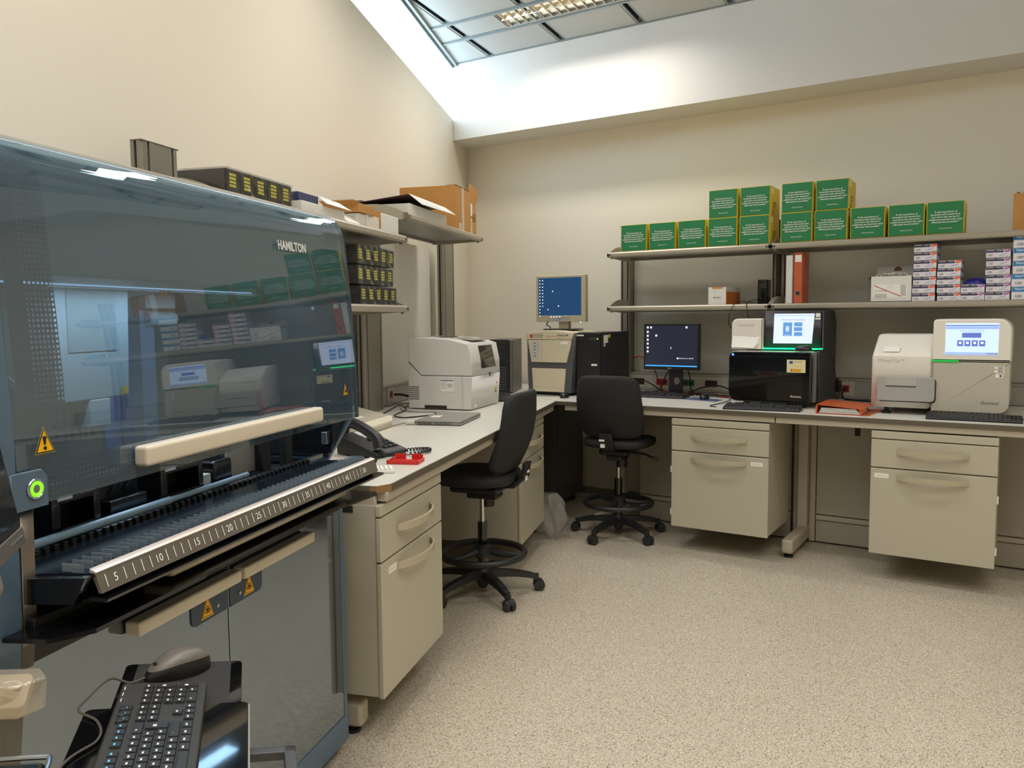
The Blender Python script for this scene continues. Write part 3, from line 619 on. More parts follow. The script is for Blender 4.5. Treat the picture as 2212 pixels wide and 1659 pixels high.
B().mesh([(3.46, y0-.002, ZS+.098), (3.61, y0-.002, ZS+.03), (3.612, y0-.002, ZS+.034), (3.462, y0-.002, ZS+.102)], [(0, 1, 2, 3)]).done('strike_line', M_RED, t, smooth=0)
# glove boxes
M_PUR = mat('glove_navy', '#3b3358', .5); M_OR = mat('glove_orange', '#f0622b', .5); M_MAG = mat('glove_magenta', '#b457b8', .5); M_BLU = mat('glove_blue', '#1b80c0', .5); M_GW = mat('glove_white', '#e6e3ea', .5, var=.02); M_GHOST = mat('glove_ghost', '#cfc6dc', .55)
def glove(kind):
    W, H, D = (.121, .0468, .24) if kind != 'blue' else (.125, .0715, .24)
    t = thing('glove_box', 'x', 'glove box', (0, 0, 0), group='glove boxes stacked on the lower back shelf')
    B().box(-W/2, W/2, 0, D, 0, H-.0008, .0012, 1).done('carton', M_GW, t)
    f = -.0005
    if kind == 'blue':
        B().box(-W/2+.002, W/2-.002, f, .0, H*.60, H-.002).done('blue_band', M_BLU, t, smooth=0)
        letter(t, 'NaturFlex', .017, (-W/2+.014, f-.0004, H*.84), (1, 0, 0), (0, 0, 1), WHITE, bold=.0002); letter(t, '\u2013\u2013\u2013\u2013\u2013\u2013\u2013\u2013', .010, (-W/2+.014, f-.0004, H*.68), (1, 0, 0), (0, 0, 1), WHITE)
        letter(t, '100', .023, (-W/2+.014, f-.0004, H*.26), (1, 0, 0), (0, 0, 1), BLACKP, shear=.12)
    else:
        B().mesh([(-W/2+.001, f, H*.60), (W*.20, f, H*.60), (W*.235, f, H*.70), (W*.22, f, H-.002), (-W/2+.001, f, H-.002)], [(0, 1, 2, 3, 4)]).done('navy_band', M_PUR, t, smooth=0)
        B().mesh([(W*.27, f, H*.60), (W*.40, f, H*.62), (W/2-.001, f, H*.76), (W/2-.001, f, H-.002), (W*.25, f, H-.002)], [(0, 1, 2, 3, 4)]).done('size_patch', M_OR if kind == 'S' else M_MAG, t, smooth=0)
        B().mesh([(-.002, f, H*.18), (W*.2, f, H*.16), (W*.38, f, H*.48), (W*.30, f, H*.52), (W*.1, f, H*.40)], [(0, 1, 2, 3, 4)]).done('hand_print', M_GHOST, t, smooth=0)
        letter(t, 'Sensiflex', .0105, (-W/2+.005, f-.0005, H*.86), (1, 0, 0), (0, 0, 1), WHITE); letter(t, 'Deep Blue', .0105, (-.008, f-.0005, H*.86), (1, 0, 0), (0, 0, 1), WHITE)
        letter(t, kind, .014, (W*.36, f-.0005, H*.80), (1, 0, 0), (0, 0, 1), WHITE, 'CENTER'); letter(t, '100', .0175, (-W/2+.006, f-.0005, H*.28), (1, 0, 0), (0, 0, 1), BLACKP, shear=.12); letter(t, 'Nitril', .008, (W*.30, f-.0005, H*.14), (1, 0, 0), (0, 0, 1), GREYP)
        B().box(W/2, W/2+.0004, .01, D-.01, H*.60, H-.003).done('side_band', mat('glove_navy_side', '#8d86a0', .5), t, smooth=0)
    return t
GS = {k: None for k in ('S', 'M', 'blue')}
ordn = ['bottom', 'second', 'third', 'fourth', 'fifth', 'sixth', 'seventh']
def stack(kind, n, x, dz, text, jit=.003):
    for i in range(n):
        lab = 'glove box %s, %s' % (text, 'topmost' if i == n-1 else ordn[i]+' from the shelf' if i else 'lowest')
        loc = (x+random.uniform(-jit, jit), -.572+random.uniform(-.003, .003), ZS+i*dz)
        if GS[kind] is None:
            GS[kind] = glove(kind); GS[kind].matrix_basis = Matrix.Translation(loc); GS[kind]['label'] = lab
        else: clone(GS[kind], loc, random.uniform(-.01, .01), lab)
stack('S', 7, 3.737, .0485, 'with orange patch beside the open carton'); stack('S', 5, 3.867, .0475, 'with orange patch between carton-side and low stacks'); stack('M', 2, 3.991, .0462, 'with magenta patch under the blue glove', .001); stack('M', 6, 4.115, .0482, 'with magenta patch beside the blue boxes'); stack('blue', 5, 4.247, .0725, 'with blue band beyond the magenta stack', .003)
def crumple(u, v):
    a = 2*math.pi*u; b = v*math.pi/2
    r = 1+.12*math.sin(5*a+2*v)+.08*math.sin(9*a+7*v); 
    return (4.0+.055*r*math.cos(a)*math.cos(b)+.01*math.sin(3*a), -.50+.05*r*math.sin(a)*math.cos(b), ZS+.0925+.034*math.sin(b)*(1+.15*math.sin(4*a+1)))
o = B().grid(crumple, 26, 9, closed_u=True).done('nitrile_glove', mat('nitrile_blue', '#2b2a8c', .45), None, smooth=60, loc=(4.0, -.5, ZS+.0925)); tag(o, 'crumpled dark blue glove pulled from the low glove box stack', 'glove')
# ================================================================== things on the back bench
FR[0] = I4
M_KEY = mat('key_black', '#26262a', .45); M_KBODY = mat('keyboard_black', '#1c1c1e', .5); M_BEI = mat('instrument_beige', '#d8cdb0', .45, var=.015); M_DGR = mat('instrument_dark', '#55555a', .5)
M_WHT = mat('instrument_white', '#ebe6dc', .38, var=.012); M_GRY = mat('instrument_grey', '#bdb7a8', .42, var=.012); M_MGR = mat('instrument_midgrey', '#a8a5a2', .4)
M_BORD = mat('cable_black', '#121212', .5); M_CRED = mat('cable_red', '#a12a22', .5); M_LGT = mat('light_grey_plastic', '#c9c8c3', .45)
def screen_mat(name, col, e): return mat(name, col, .25, emit=col, estr=e)
def key_rows(iso=True):
    K = []
    for x in [0]+[2+i for i in range(4)]+[6.5+i for i in range(4)]+[11+i for i in range(4)]+[15.25, 16.25, 17.25]: K.append((x, 0, 1, 1))
    y = 1.35
    K += [(i, y, 1, 1) for i in range(13)]+[(13, y, 2, 1)]
    K += [(0, y+1, 1.5, 1)]+[(1.5+i, y+1, 1, 1) for i in range(12)]+[(13.75, y+1, 1.25, 2)]
    K += [(0, y+2, 1.75, 1)]+[(1.75+i, y+2, 1, 1) for i in range(12)]
    K += [(0, y+3, 1.25, 1)]+[(1.25+i, y+3, 1, 1) for i in range(11)]+[(12.25, y+3, 2.75, 1)]
    K += [(0, y+4, 1.25, 1), (1.25, y+4, 1.25, 1), (2.5, y+4, 1.25, 1), (3.75, y+4, 6.25, 1)]+[(10+1.25*i, y+4, 1.25, 1) for i in range(4)]
    K += [(15.25+i, y+j, 1, 1) for i in range(3) for j in range(2)]+[(16.25, y+3, 1, 1)]+[(15.25+i, y+4, 1, 1) for i in range(3)]
    K += [(18.5+i, y, 1, 1) for i in range(4)]+[(18.5+i, y+j, 1, 1) for i in range(3) for j in (1, 2, 3)]+[(21.5, y+1, 1, 2), (21.5, y+3, 1, 2), (18.5, y+4, 2, 1), (20.5, y+4, 1, 1)]
    return K
def keyboard(label, L=.445, D=.15):
    """flat desktop keyboard; origin at the middle of its front edge"""
    t = thing('keyboard', label, 'keyboard', (0, 0, 0), group='black keyboards on the benches')
    B().prism([(0, 0), (D, 0), (D, .026), (D-.012, .028), (.012, .014), (0, .010)], 0, -L/2, L/2, .002).done('case', M_KBODY, t)
    kb = B(); u = (L-.02)/22.5; w = (D-.022)/6.35; sl = math.atan2(.014, D-.024)
    for (x, y, kw, kh) in key_rows():
        xa = -L/2+.010+x*u; ya = D-.011-(y+kh)*w; ym = ya+kh*w/2; z = .014+(ym-.012)/(D-.024)*.014
        e = .0011; dz0 = (ya-ym)*math.tan(sl); dz1 = -dz0
        vs = [(xa+e, ya+e, z+dz0), (xa+kw*u-e, ya+e, z+dz0), (xa+kw*u-e, ya+kh*w-e, z+dz1), (xa+e, ya+kh*w-e, z+dz1)]
        tp = [(xa+e+.0022, ya+e+.002, z+.006+dz0), (xa+kw*u-e-.0022, ya+e+.002, z+.006+dz0), (xa+kw*u-e-.0022, ya+kh*w-e-.002, z+.006+dz1), (xa+e+.0022, ya+kh*w-e-.002, z+.006+dz1)]
        kb.mesh(vs+tp, [(4, 5, 6, 7), (0, 1, 5, 4), (1, 2, 6, 5), (2, 3, 7, 6), (3, 0, 4, 7)])
    kb.done('keys', M_KEY, t, kind='stuff', smooth=0); B().box(-L/2+.004, L/2-.004, .001, .0035, .0095, .0115).done('front_strip', M_DGR, t, smooth=0)
    return t
def mouse(label, L=.112, W=.06, H=.036, m=None, name='computer_mouse'):
    t = thing(name, label, 'mouse', (0, 0, 0), group='computer mice')
    def sh(u, v):
        a = 2*math.pi*u; b = v*math.pi/2; x = W/2*math.cos(a)*math.cos(b)**.6; y = L/2*math.sin(a)*math.cos(b)**.6
        return (x*(1-.12*math.sin(a)), y, .002+H*math.sin(b)**.8*(1-.35*(y/(L/2))**2 if y > 0 else 1-.18*(y/(L/2))**2))
    B().grid(sh, 26, 9, closed_u=True).lathe([(.001, 0), (W*.4, .001), (W*.4, .004)], n=12).done('shell', m or M_BLK, t, smooth=60)
    B().box(-.0008, .0008, L*.08, L*.42, H*.78, H*.80).done('button_gap', M_GROOVE, t, smooth=0); B().cyl((-.004, L*.27, H*.80), (.004, L*.27, H*.80), .007, n=12).done('scroll_wheel', M_DGR, t)
    return t
def place(t, loc, rz=0, R=None):
    m = FR[0] @ Matrix.Translation(Vector([float(x) for x in loc])) @ (R.to_4x4() if R is not None else Matrix.Rotation(rz, 4, 'Z')); t.matrix_basis = m; WM[t] = m; return t
def cable(name, label, pts, r, m, group=None, n=8, cat='cable'):
    o = B().tube(smooth_path(pts, n), r, 7).done(name, m, None, loc=pts[0]); tag(o, label, cat, group); return o

# plate reader in the corner
t = thing('plate_reader', 'beige and dark grey plate reader in the bench corner', 'plate reader', (1.35, -.7, ZC))
x0, x1, yf = 1.152, 1.542, -.90
B().prism([(x0+.012, ZC+.02), (x1-.022, ZC+.02), (x1-.012, ZC+.17), (x1, 1.35), (x0, 1.35), (x0+.004, ZC+.17)], 1, yf+.012, -.45, .006).done('housing', M_DGR, t)
B().prism([(x0+.004, 1.306), (x1-.006, 1.306), (x1, 1.352)]+[(x1-(x1-x0)*k/10, 1.352+.018*math.sin(math.pi*k/10)) for k in range(1, 10)]+[(x0, 1.352)], 1, yf-.002, -.46, .004).done('top_cap', M_BEI, t)
up = B().prism([(x0+.045, 1.140), (x1-.052, 1.140), (x1-.012, 1.303), (x0+.014, 1.303)], 1, yf, yf+.016, .003).done('upper_door', M_BEI, t)
B().prism([(x0+.132, 1.141), (x0+.1345, 1.141), (x0+.1345, 1.302), (x0+.132, 1.302)], 1, yf-.0006, yf).done('seam', M_MGR, up, smooth=0)
kp = B().box(x0+.05, x0+.112, yf-.002, yf, 1.166, 1.290, .001).done('keypad', M_LGT, up)
for k, z in enumerate((1.278, 1.255, 1.232, 1.206, 1.184)): B().box(x0+.068, x0+.085, yf-.0028, yf-.002, z-.003, z+.003).done('key', M_DGR, kp, smooth=0)
B().box(x0+.100, x0+.106, yf-.0028, yf-.002, 1.225, 1.275).done('level_bar', M_MGR, kp, smooth=0)
lo = B().prism([(x0+.058, ZC+.026), (x1-.074, ZC+.026), (x1-.062, 1.096), (x0+.048, 1.096)], 1, yf, yf+.016, .004).done('lower_door', M_BEI, t)
B().box(x0+.05, x1-.07, yf-.0006, yf, ZC+.055, ZC+.0565).done('seam', M_MGR, lo, smooth=0)
B().box(x0+.04, x1-.05, -.86, -.52, ZC, ZC+.02).done('feet', M_RUB, t)
B().cyl((x0+.048, yf-.0026, 1.330), (x0+.048, yf-.0018, 1.330), .013, n=20).done('logo_disc', M_RED, t, smooth=0)
letter(t, 'BECKMAN\nCOULTER', .017, (x0+.068, yf-.0026, 1.330), (1, 0, 0), (0, 0, 1), mat('print_navy', '#2a2f57', .6), space=.8); letter(t, 'PARADIGM', .018, (x1-.125, yf-.0026, 1.335), (1, 0, 0), (0, 0, 1), MATS['print_navy'], bold=.0003); letter(t, 'Detection Platform', .008, (x1-.125, yf-.0026, 1.318), (1, 0, 0), (0, 0, 1), GREYP)
B().box(x1-.22, x1-.13, yf-.0026, yf-.002, 1.327, 1.3295).done('logo_line', M_RED, t, smooth=0); B().box(x1-.10, x1-.04, yf-.0008, yf, 1.275, 1.29).done('sticker', WHITE, up, smooth=0); B().box(x1-.085, x1-.055, yf-.0008, yf, 1.24, 1.262).done('sticker', M_LGT, up, smooth=0)
# old beige monitor on top
t = thing('monitor', 'beige framed monitor with blue desktop standing on the plate reader', 'monitor', (1.33, -.66, 1.372), group='monitors on the back bench')
fx0, fx1, fz0, fz1, y = 1.120, 1.539, 1.432, 1.776, -.70
fr = B().box(fx0, fx1, y, y+.045, fz0, fz1, .006).done('frame', mat('monitor_beige', '#bdb395', .5), t)
sc = B().box(fx0+.022, fx1-.034, y-.0015, y, fz0+.046, fz1-.018).done('screen', screen_mat('screen_blue', '#1c4673', .45), t, smooth=0)
B().box(fx0+.022, fx1-.034, y-.0018, y-.0003, fz0+.040, fz0+.046).done('screen_edge', M_LGT, t, smooth=0)
B().prism([(fx0+.12, fz0), (fx1-.135, fz0), (fx1-.125, fz0+.034), (fx0+.10, fz0+.034)], 1, y-.002, y, .0).done('control_bar', mat('monitor_silver', '#b4b4b2', .35, metal=.3), t, smooth=0); letter(t, 'PHILIPS', .010, ((fx0+fx1)/2-.005, y-.003, fz0+.024), (1, 0, 0), (0, 0, 1), BLACKP, 'CENTER')
M_ICON = mat('icon_white', '#dfe7ef', .5, emit='#dfe7ef', estr=.8)
ic = B(); s0x, s0z = fx0+.026, fz1-.028
for cx_ in (0, .024):
    for k in range(12 if cx_ == 0 else 9): ic.box(s0x+.006+cx_, s0x+.014+cx_, y-.0022, y-.0015, s0z-.012-.024*k, s0z-.004-.024*k)
for a_, b_ in ((.115, .09), (.165, .20), (.075, .225), (.10, .28), (.125, .28), (.15, .28), (.175, .28), (.35, .32)): ic.box(s0x+a_, s0x+a_+.009, y-.0022, y-.0015, s0z-b_-.004, s0z-b_+.005)
ic.done('desktop_icons', M_ICON, sc, smooth=0, kind='stuff')
B().box(1.305, 1.385, y+.045, y+.07, 1.38, fz0+.08, .006).box(1.305, 1.385, y+.02, y+.047, 1.376, fz0+.006, .004).done('stand_neck', MATS['monitor_beige'], t)
B().prism([(1.20, 1.371), (1.46, 1.371), (1.44, 1.381), (1.22, 1.381)], 1, y-.05, y+.14, .003).done('stand_base', M_BLK, t)
cable('signal_cable', 'black cables dropping from the beige monitor behind the plate reader', [(1.22, -.65, 1.46), (1.19, -.66, 1.41), (1.16, -.55, 1.385), (1.12, -.50, 1.30)], .004, M_BORD)
# black workstation tower
t = thing('computer_tower', 'black workstation tower standing next to the plate reader', 'computer', (1.63, -.6, ZC), group='computer towers')
tx0, tx1, ty0, ty1, tz = 1.545, 1.735, -.85, -.37, 1.356
B().box(tx0, tx1, ty0+.02, ty1, ZC+.012, tz, .003).done('case', mat('tower_black', '#26262a', .42), t)
ff = B().box(tx0, tx1-.004, ty0, ty0+.02, ZC+.012, tz-.004, .004).done('front_bezel', M_BLK, t)
B().box(tx0+.006, tx1-.012, ty0-.002, ty0, tz-.055, tz-.035).done('port_strip', M_BLKG, ff); B().cyl((tx1-.022, ty0-.003, tz-.045), (tx1-.022, ty0-.002, tz-.045), .004, n=10).done('power_light', mat('led_green', '#6dff2a', .4, emit='#6dff2a', estr=4), ff)
B().box(tx0+.008, tx1-.016, ty0-.002, ty0, tz-.225, tz-.062, .001).done('drive_cover', M_BLK, ff)
vg = B()
for k in range(16): vg.mesh([(tx0+.01, ty0-.0025, 1.12-.012*k), (tx0+.13, ty0-.0025, 1.075-.012*k), (tx0+.13, ty0-.0025, 1.080-.012*k), (tx0+.01, ty0-.0025, 1.125-.012*k)], [(0, 1, 2, 3)])
vg.done('vent_slots', M_GROOVE, ff, smooth=0)
for (a, b, c, d) in ((tx0+.004, tx0+.06, tz-.026, tz-.016), (tx0+.12, tx0+.165, tz-.236, tz-.222)): B().box(a, b, ty0-.003, ty0-.0022, c, d).done('sticker', WHITE, ff, smooth=0)
for (a, b, c, d, m_) in ((-.80, -.73, tz-.075, tz-.02, WHITE), (-.80, -.77, tz-.10, tz-.075, M_LGT), (-.73, -.69, tz-.04, tz-.015, mat('sticker_yellow', '#d8c060', .5))): B().box(tx1, tx1+.0006, a, b, c, d).done('sticker', m_, t, smooth=0)
for dx in (.02, .15):
    for dy in (.05, .42): B().cyl((tx0+dx, ty0+dy, ZC), (tx0+dx, ty0+dy, ZC+.013), .012, n=10).done('foot', M_RUB, t)
m0 = mouse('black mouse on the worktop in front of the plate reader'); place(m0, (1.53, -1.0, ZC), .2)
cable('mouse_cable', 'thin black mouse cable in front of the plate reader', [(1.50, -.94, ZC+.008), (1.40, -.96, ZC+.003), (1.25, -.98, ZC+.003), (1.14, -.94, ZC+.003), (1.08, -.80, ZC+.003)], .002, M_BORD)
# flat black monitor
t = thing('monitor', 'black monitor with dark desktop in front of the sockets', 'monitor', (2.14, -.48, ZC), group='monitors on the back bench')
fx0, fx1, fz0, fz1, y = 1.933, 2.346, 1.086, 1.412, -.55
B().box(fx0, fx1, y, y+.04, fz0, fz1, .004).done('frame', M_BLK, t)
sc = B().box(fx0+.013, fx1-.013, y-.0012, y, fz0+.024, fz1-.014).done('screen', screen_mat('screen_navy', '#23283a', .5), t, smooth=0)
B().box(fx0+.013, fx1-.013, y-.002, y-.0012, fz0+.024, fz0+.033).done('taskbar', screen_mat('screen_cyan', '#3d9be0', .9), sc, smooth=0)
ic = B(); s0x, s0z = fx0+.020, fz1-.025
for a_, b_ in ((.005, 0), (.03, 0), (.005, .032), (.005, .060), (.005, .088), (.005, .116), (.005, .145), (.005, .172), (.07, .058), (.295, 0), (.185, .145)): ic.box(s0x+a_, s0x+a_+(.013 if a_ != .185 else .005), y-.002, y-.0012, s0z-b_-.007, s0z-b_+.007)
ic.done('desktop_icons', M_ICON, sc, smooth=0, kind='stuff'); letter(sc, 'Windows Server 2012 R2', .0125, (fx0+.268, y-.002, fz0+.083), (1, 0, 0), (0, 0, 1), M_ICON, width=.105); B().box(fx0+.252, fx0+.264, y-.002, y-.0012, fz0+.077, fz0+.089).done('window_mark', M_ICON, sc, smooth=0)
letter(t, 'DELL', .012, ((fx0+fx1)/2-.008, y-.001, fz0+.011), (1, 0, 0), (0, 0, 1), M_LGT, 'CENTER')
# stand with a cable hole
ns = B(); n = 20; sx0, sx1, sz0, sz1, hx, hz, hr = 2.108, 2.208, ZC+.012, fz0+.06, 2.165, 1.005, .027
ring = [(hx+hr*math.cos(2*math.pi*k/n), hz+hr*math.sin(2*math.pi*k/n)) for k in range(n)]
def edge(k):
    a = 2*math.pi*k/n; c, s = math.cos(a), math.sin(a); tt = min([q for q in (((sx1-hx)/c if c > 1e-6 else 9), ((sx0-hx)/c if c < -1e-6 else 9), ((sz1-hz)/s if s > 1e-6 else 9), ((sz0-hz)/s if s < -1e-6 else 9)) if q > 0]); return (hx+c*tt, hz+s*tt)
outr = [edge(k) for k in range(n)]
for k in range(n):
    k2 = (k+1) % n; o1, o2 = outr[k], outr[k2]; quad_ = [ring[k], o1]
    if abs(o1[0]-o2[0]) > 1e-6 and abs(o1[1]-o2[1]) > 1e-6: quad_.append((sx1 if max(o1[0], o2[0]) > hx+.02 and abs(max(o1[0], o2[0])-sx1) < 1e-6 else sx0, sz1 if abs(max(o1[1], o2[1])-sz1) < 1e-6 else sz0))
    quad_ += [o2, ring[k2]]; m_ = len(quad_)
    ns.mesh([(p[0], y+.045, p[1]) for p in quad_]+[(p[0], y+.065, p[1]) for p in quad_], [tuple(range(m_)), tuple(range(2*m_-1, m_-1, -1))]+[(i, (i+1) % m_, m_+(i+1) % m_, m_+i) for i in range(m_)])
ns.done('stand_neck', M_BLK, t, smooth=0); B().box(2.04, 2.27, y-.02, y+.14, ZC, ZC+.012, .004).done('stand_base', M_BLK, t)
k1 = keyboard('black keyboard in front of the black monitor behind the stool'); place(k1, (2.075, -.735, ZC), .03)
m1 = clone(m0, (2.432, -.67, ZC), .1, 'black mouse on the blue mat beside the black sequencer')
pd = [P(u, v, 2, ZC) for u, v in ((1474, 862.5), (1545, 868), (1561, 864.5), (1500, 858.5))]
o = B().prism([(p[0], p[1]) for p in pd], 2, ZC, ZC+.0025).done('mouse_mat', mat('mat_blue', '#4a5178', .7), None, smooth=0, loc=(2.4, -.7, ZC)); tag(o, 'thin blue mouse mat beside the black sequencer', 'mouse mat')
m1.matrix_basis = Matrix.Translation((0, 0, .003)) @ m1.matrix_basis
# cables lying behind
CG = 'loose cables behind the monitors'
cab = [('black cable looping beside the tower in front of the sockets', [(1.78, -.20, .97), (1.84, -.32, .985), (1.92, -.36, .96), (1.98, -.33, .915), (2.06, -.40, .905), (2.2, -.42, .905)], M_BORD, .0045),
       ('black cable arching over the bench right of the black monitor', [(2.20, -.36, .91), (2.30, -.33, .95), (2.42, -.32, .965), (2.55, -.34, .92), (2.64, -.42, .905)], M_BORD, .005),
       ('red network cable falling behind the black monitor', [(1.75, -.33, 1.13), (1.80, -.42, 1.16), (1.88, -.46, 1.17), (1.96, -.45, 1.10), (1.985, -.42, 1.02), (1.99, -.36, .94), (2.03, -.33, .906), (2.14, -.32, .905), (2.30, -.33, .905)], M_CRED, .0045),
       ('black monitor lead slanting down left of the stand', [(2.12, -.47, 1.09), (2.06, -.42, 1.05), (2.00, -.36, .96), (1.96, -.34, .912), (1.85, -.36, .905)], M_BORD, .0045),
       ('black monitor lead dropping right of the stand', [(2.24, -.49, 1.10), (2.235, -.42, 1.02), (2.23, -.38, .93), (2.26, -.36, .907), (2.42, -.38, .906)], M_BORD, .0045),
       ('black lead running to the side of the black sequencer', [(2.74, -.62, 1.02), (2.60, -.50, 1.03), (2.53, -.42, .99), (2.545, -.45, .92), (2.60, -.62, .91), (2.62, -.85, .905), (2.60, -1.05, .903), (2.66, -1.12, .905)], M_BORD, .003),
       ('red lead ending under the black sequencer', [(2.40, -.38, .905), (2.55, -.52, .906), (2.66, -.60, .906), (2.74, -.62, .91)], M_CRED, .005),
       ('black cable tangled flat behind the blue mat', [(2.28, -.42, .905), (2.40, -.44, .91), (2.52, -.40, .905), (2.60, -.46, .912), (2.70, -.45, .905)], M_BORD, .005),
       ('thin mouse lead curling around the blue mat', [(2.42, -.61, .905), (2.35, -.54, .904), (2.42, -.48, .904), (2.52, -.52, .905), (2.62, -.50, .905)], M_BORD, .002)]
for lab, pts, m_, r_ in cab: cable('loose_cable', lab, pts, r_, m_, CG)

# black and white sequencer (left of the two)
t = thing('dna_sequencer', 'black fronted sequencer with a tilted screen on the back bench', 'sequencer', (2.94, -.65, ZC), group='sequencers on the back bench')
M_MESH = mat('sequencer_mesh', '#3a3a3b', .5); M_BODYK = mat('sequencer_charcoal', '#333437', .4); M_TRIMW = mat('sequencer_white', '#e8e2d8', .35)
sx0, sx1, syf, szb, szt = 2.682, 3.190, -.945, ZC+.035, 1.242
B().box(sx0+.004, sx1-.03, syf+.03, -.38, szb, szt-.002, .012).done('lower_housing', M_TRIMW, t)
B().prism(roundrect(sx0, sx1-.012, szb-.005, szt, [.05, .015, .004, .04]), 1, syf, syf+.035, .005, 2).done('front_door', M_BLKG, t)
B().box(sx1-.014, sx1+.010, syf+.05, -.37, szb, szt, .006).done('side_trim', mat('sequencer_glass_grey', '#6d7070', .12, coat=.5), t)
B().prism([(-.86, szb-.01), (-.37, szb-.01), (-.37, 1.43), (-.43, 1.492), (-.745, 1.492), (-.745, 1.25), (-.86, 1.25)], 0, sx1+.010, sx1+.020, .003).done('side_panel', M_MESH, t)
rib = B()
for k in range(26): rib.box(sx1+.020, sx1+.0212, -.84 if 1.0+.018*k < 1.25 else -.73, -.40, .955+.0185*k, .961+.0185*k)
rib.done('side_ribs', M_BODYK, t, smooth=0)
B().prism([(-.748, 1.262), (-.735, 1.495), (-.43, 1.495), (-.37, 1.43), (-.37, 1.262)], 0, 2.842, sx1+.010, .012).done('screen_housing', M_BODYK, t)
def tq(x, z): return (x, -.7485+(z-1.262)*.0558, z)   # the tilted front of the screen housing
scn = B().mesh([tq(2.903, 1.288), tq(3.140, 1.288), tq(3.152, 1.475), tq(2.906, 1.475)], [(0, 1, 2, 3)]).done('screen', screen_mat('screen_lilac', '#cfdcff', .7), t, smooth=0)
ud = (0, .0558, 1); mb = screen_mat('screen_button', '#5b8fcb', .7); of = np.array([0, -.0012, 0])
for (a, b, c, d) in ((2.963, 3.018, 1.335, 1.420), (3.030, 3.080, 1.396, 1.420), (3.030, 3.080, 1.366, 1.390), (3.030, 3.080, 1.335, 1.359)): B().mesh([np.array(tq(a, c))+of, np.array(tq(b, c))+of, np.array(tq(b, d))+of, np.array(tq(a, d))+of], [(0, 1, 2, 3)]).done('screen_button', mb, scn, smooth=0)
letter(scn, 'Welcome to NextSeq', .0155, np.array(tq(3.025, 1.437))+of, (1, 0, 0), ud, screen_mat('screen_text', '#8390bd', .4), 'CENTER'); letter(scn, '8', .05, np.array(tq(2.990, 1.378))+of*2, (1, 0, 0), ud, M_ICON, 'CENTER', name='helix_icon'); letter(scn, 'Experiment', .0075, np.array(tq(2.990, 1.341))+of*2, (1, 0, 0), ud, M_ICON, 'CENTER')
B().mesh([np.array(tq(2.907, 1.462))+of, np.array(tq(3.151, 1.462))+of, np.array(tq(3.151, 1.464))+of, np.array(tq(2.907, 1.464))+of], [(0, 1, 2, 3)]).done('screen_rule', mb, scn, smooth=0)
B().box(2.835, 3.205, -.752, -.744, 1.250, 1.259).done('status_light', mat('led_strip', '#19e08a', .4, emit='#12e07f', estr=3.0), t, smooth=0)
for (a, b, c, d) in ((3.158, 3.186, 1.452, 1.476), (3.155, 3.188, 1.437, 1.447)): B().mesh([np.array(tq(a, c))+of, np.array(tq(b, c))+of, np.array(tq(b, d))+of, np.array(tq(a, d))+of], [(0, 1, 2, 3)]).done('sticker', WHITE, t, smooth=0)
wb = B().prism(roundrect(2.640, 2.842, 1.248, 1.446, [.01, .004, .004, .04]), 1, -.765, -.45, .008, 2).done('white_module', M_TRIMW, t)
letter(wb, 'NextSeq 500', .019, (2.688, -.7655, 1.403), (1, 0, 0), (0, 0, 1), M_MGR); B().mesh([(2.648, -.790, 1.262), (2.79, -.785, 1.258), (2.822, -.766, 1.29), (2.822, -.766, 1.33), (2.65, -.767, 1.335)], [(0, 1, 2, 3, 4)]).done('pinned_sheet', WHITE, t, smooth=0, solid=.001)
letter(wb, '\u2013\u2013\u2013\u2013\u2013      illumina', .011, (2.66, -.7682, 1.328), (1, 0, 0), (0, 0, 1), GREYP, width=.15)
fd = [o_ for o_ in t.children if o_.name.startswith('front_door')][0]
B().cyl((2.708, syf-.0015, 1.222), (2.708, syf, 1.222), .007, n=16).done('power_light', mat('led_blue', '#4060ff', .4, emit='#3a55ff', estr=6), fd); letter(fd, 'illumina', .021, (3.095, syf-.0008, ZC+.072), (1, 0, 0), (0, 0, 1), WHITE, 'CENTER')
B().box(sx0+.01, sx1-.014, syf-.0006, syf, 1.212, 1.2135).done('door_seam', M_GROOVE, fd, smooth=0)
sk = B().box(3.040, 3.150, syf-.0012, syf, 1.118, 1.196).done('funding_plaque', mat('plaque_cream', '#e7dfae', .5), fd, smooth=0)
B().box(3.056, 3.075, syf-.0018, syf-.0012, 1.172, 1.188).done('blue_flag', mat('flag_blue', '#2c4a9a', .5), fd, smooth=0); B().box(3.064, 3.124, syf-.0018, syf-.0012, 1.124, 1.140).done('yellow_band', mat('flag_yellow', '#e0a41e', .5), fd, smooth=0); B().box(3.064, 3.069, syf-.002, syf-.0012, 1.124, 1.140).done('red_band', M_RED, fd, smooth=0)
letter(fd, 'Uni\u00f3n Europea', .0085, (3.079, syf-.0018, 1.184), (1, 0, 0), (0, 0, 1), BLACKP); letter(fd, '\u2013\u2013\u2013\u2013\u2013\u2013\u2013\u2013\u2013\u2013\u2013\n\u2013\u2013\u2013\u2013\u2013', .006, (3.095, syf-.0018, 1.155), (1, 0, 0), (0, 0, 1), GREYP, 'CENTER')
for q in ((2.78, -.88), (3.12, -.88), (2.78, -.45), (3.12, -.45)): B().cyl((q[0], q[1], ZC), (q[0], q[1], ZC+.036), .02, n=14).done('foot', M_RUB, t)
clone(m0, (3.115, -.86, 1.243), 1.4, 'black mouse resting on top of the black sequencer')
cable('loose_cable', 'thin black lead hanging down the side of the black sequencer', [(3.15, -.82, 1.25), (3.235, -.76, 1.245), (3.24, -.62, 1.18), (3.235, -.50, 1.08), (3.245, -.42, .98), (3.24, -.44, .92), (3.22, -.56, .905), (3.30, -.55, .905)], .0025, M_BORD, CG)
k2 = clone(k1, (2.945, -1.165, ZC), .12, 'black keyboard in front of the black sequencer')
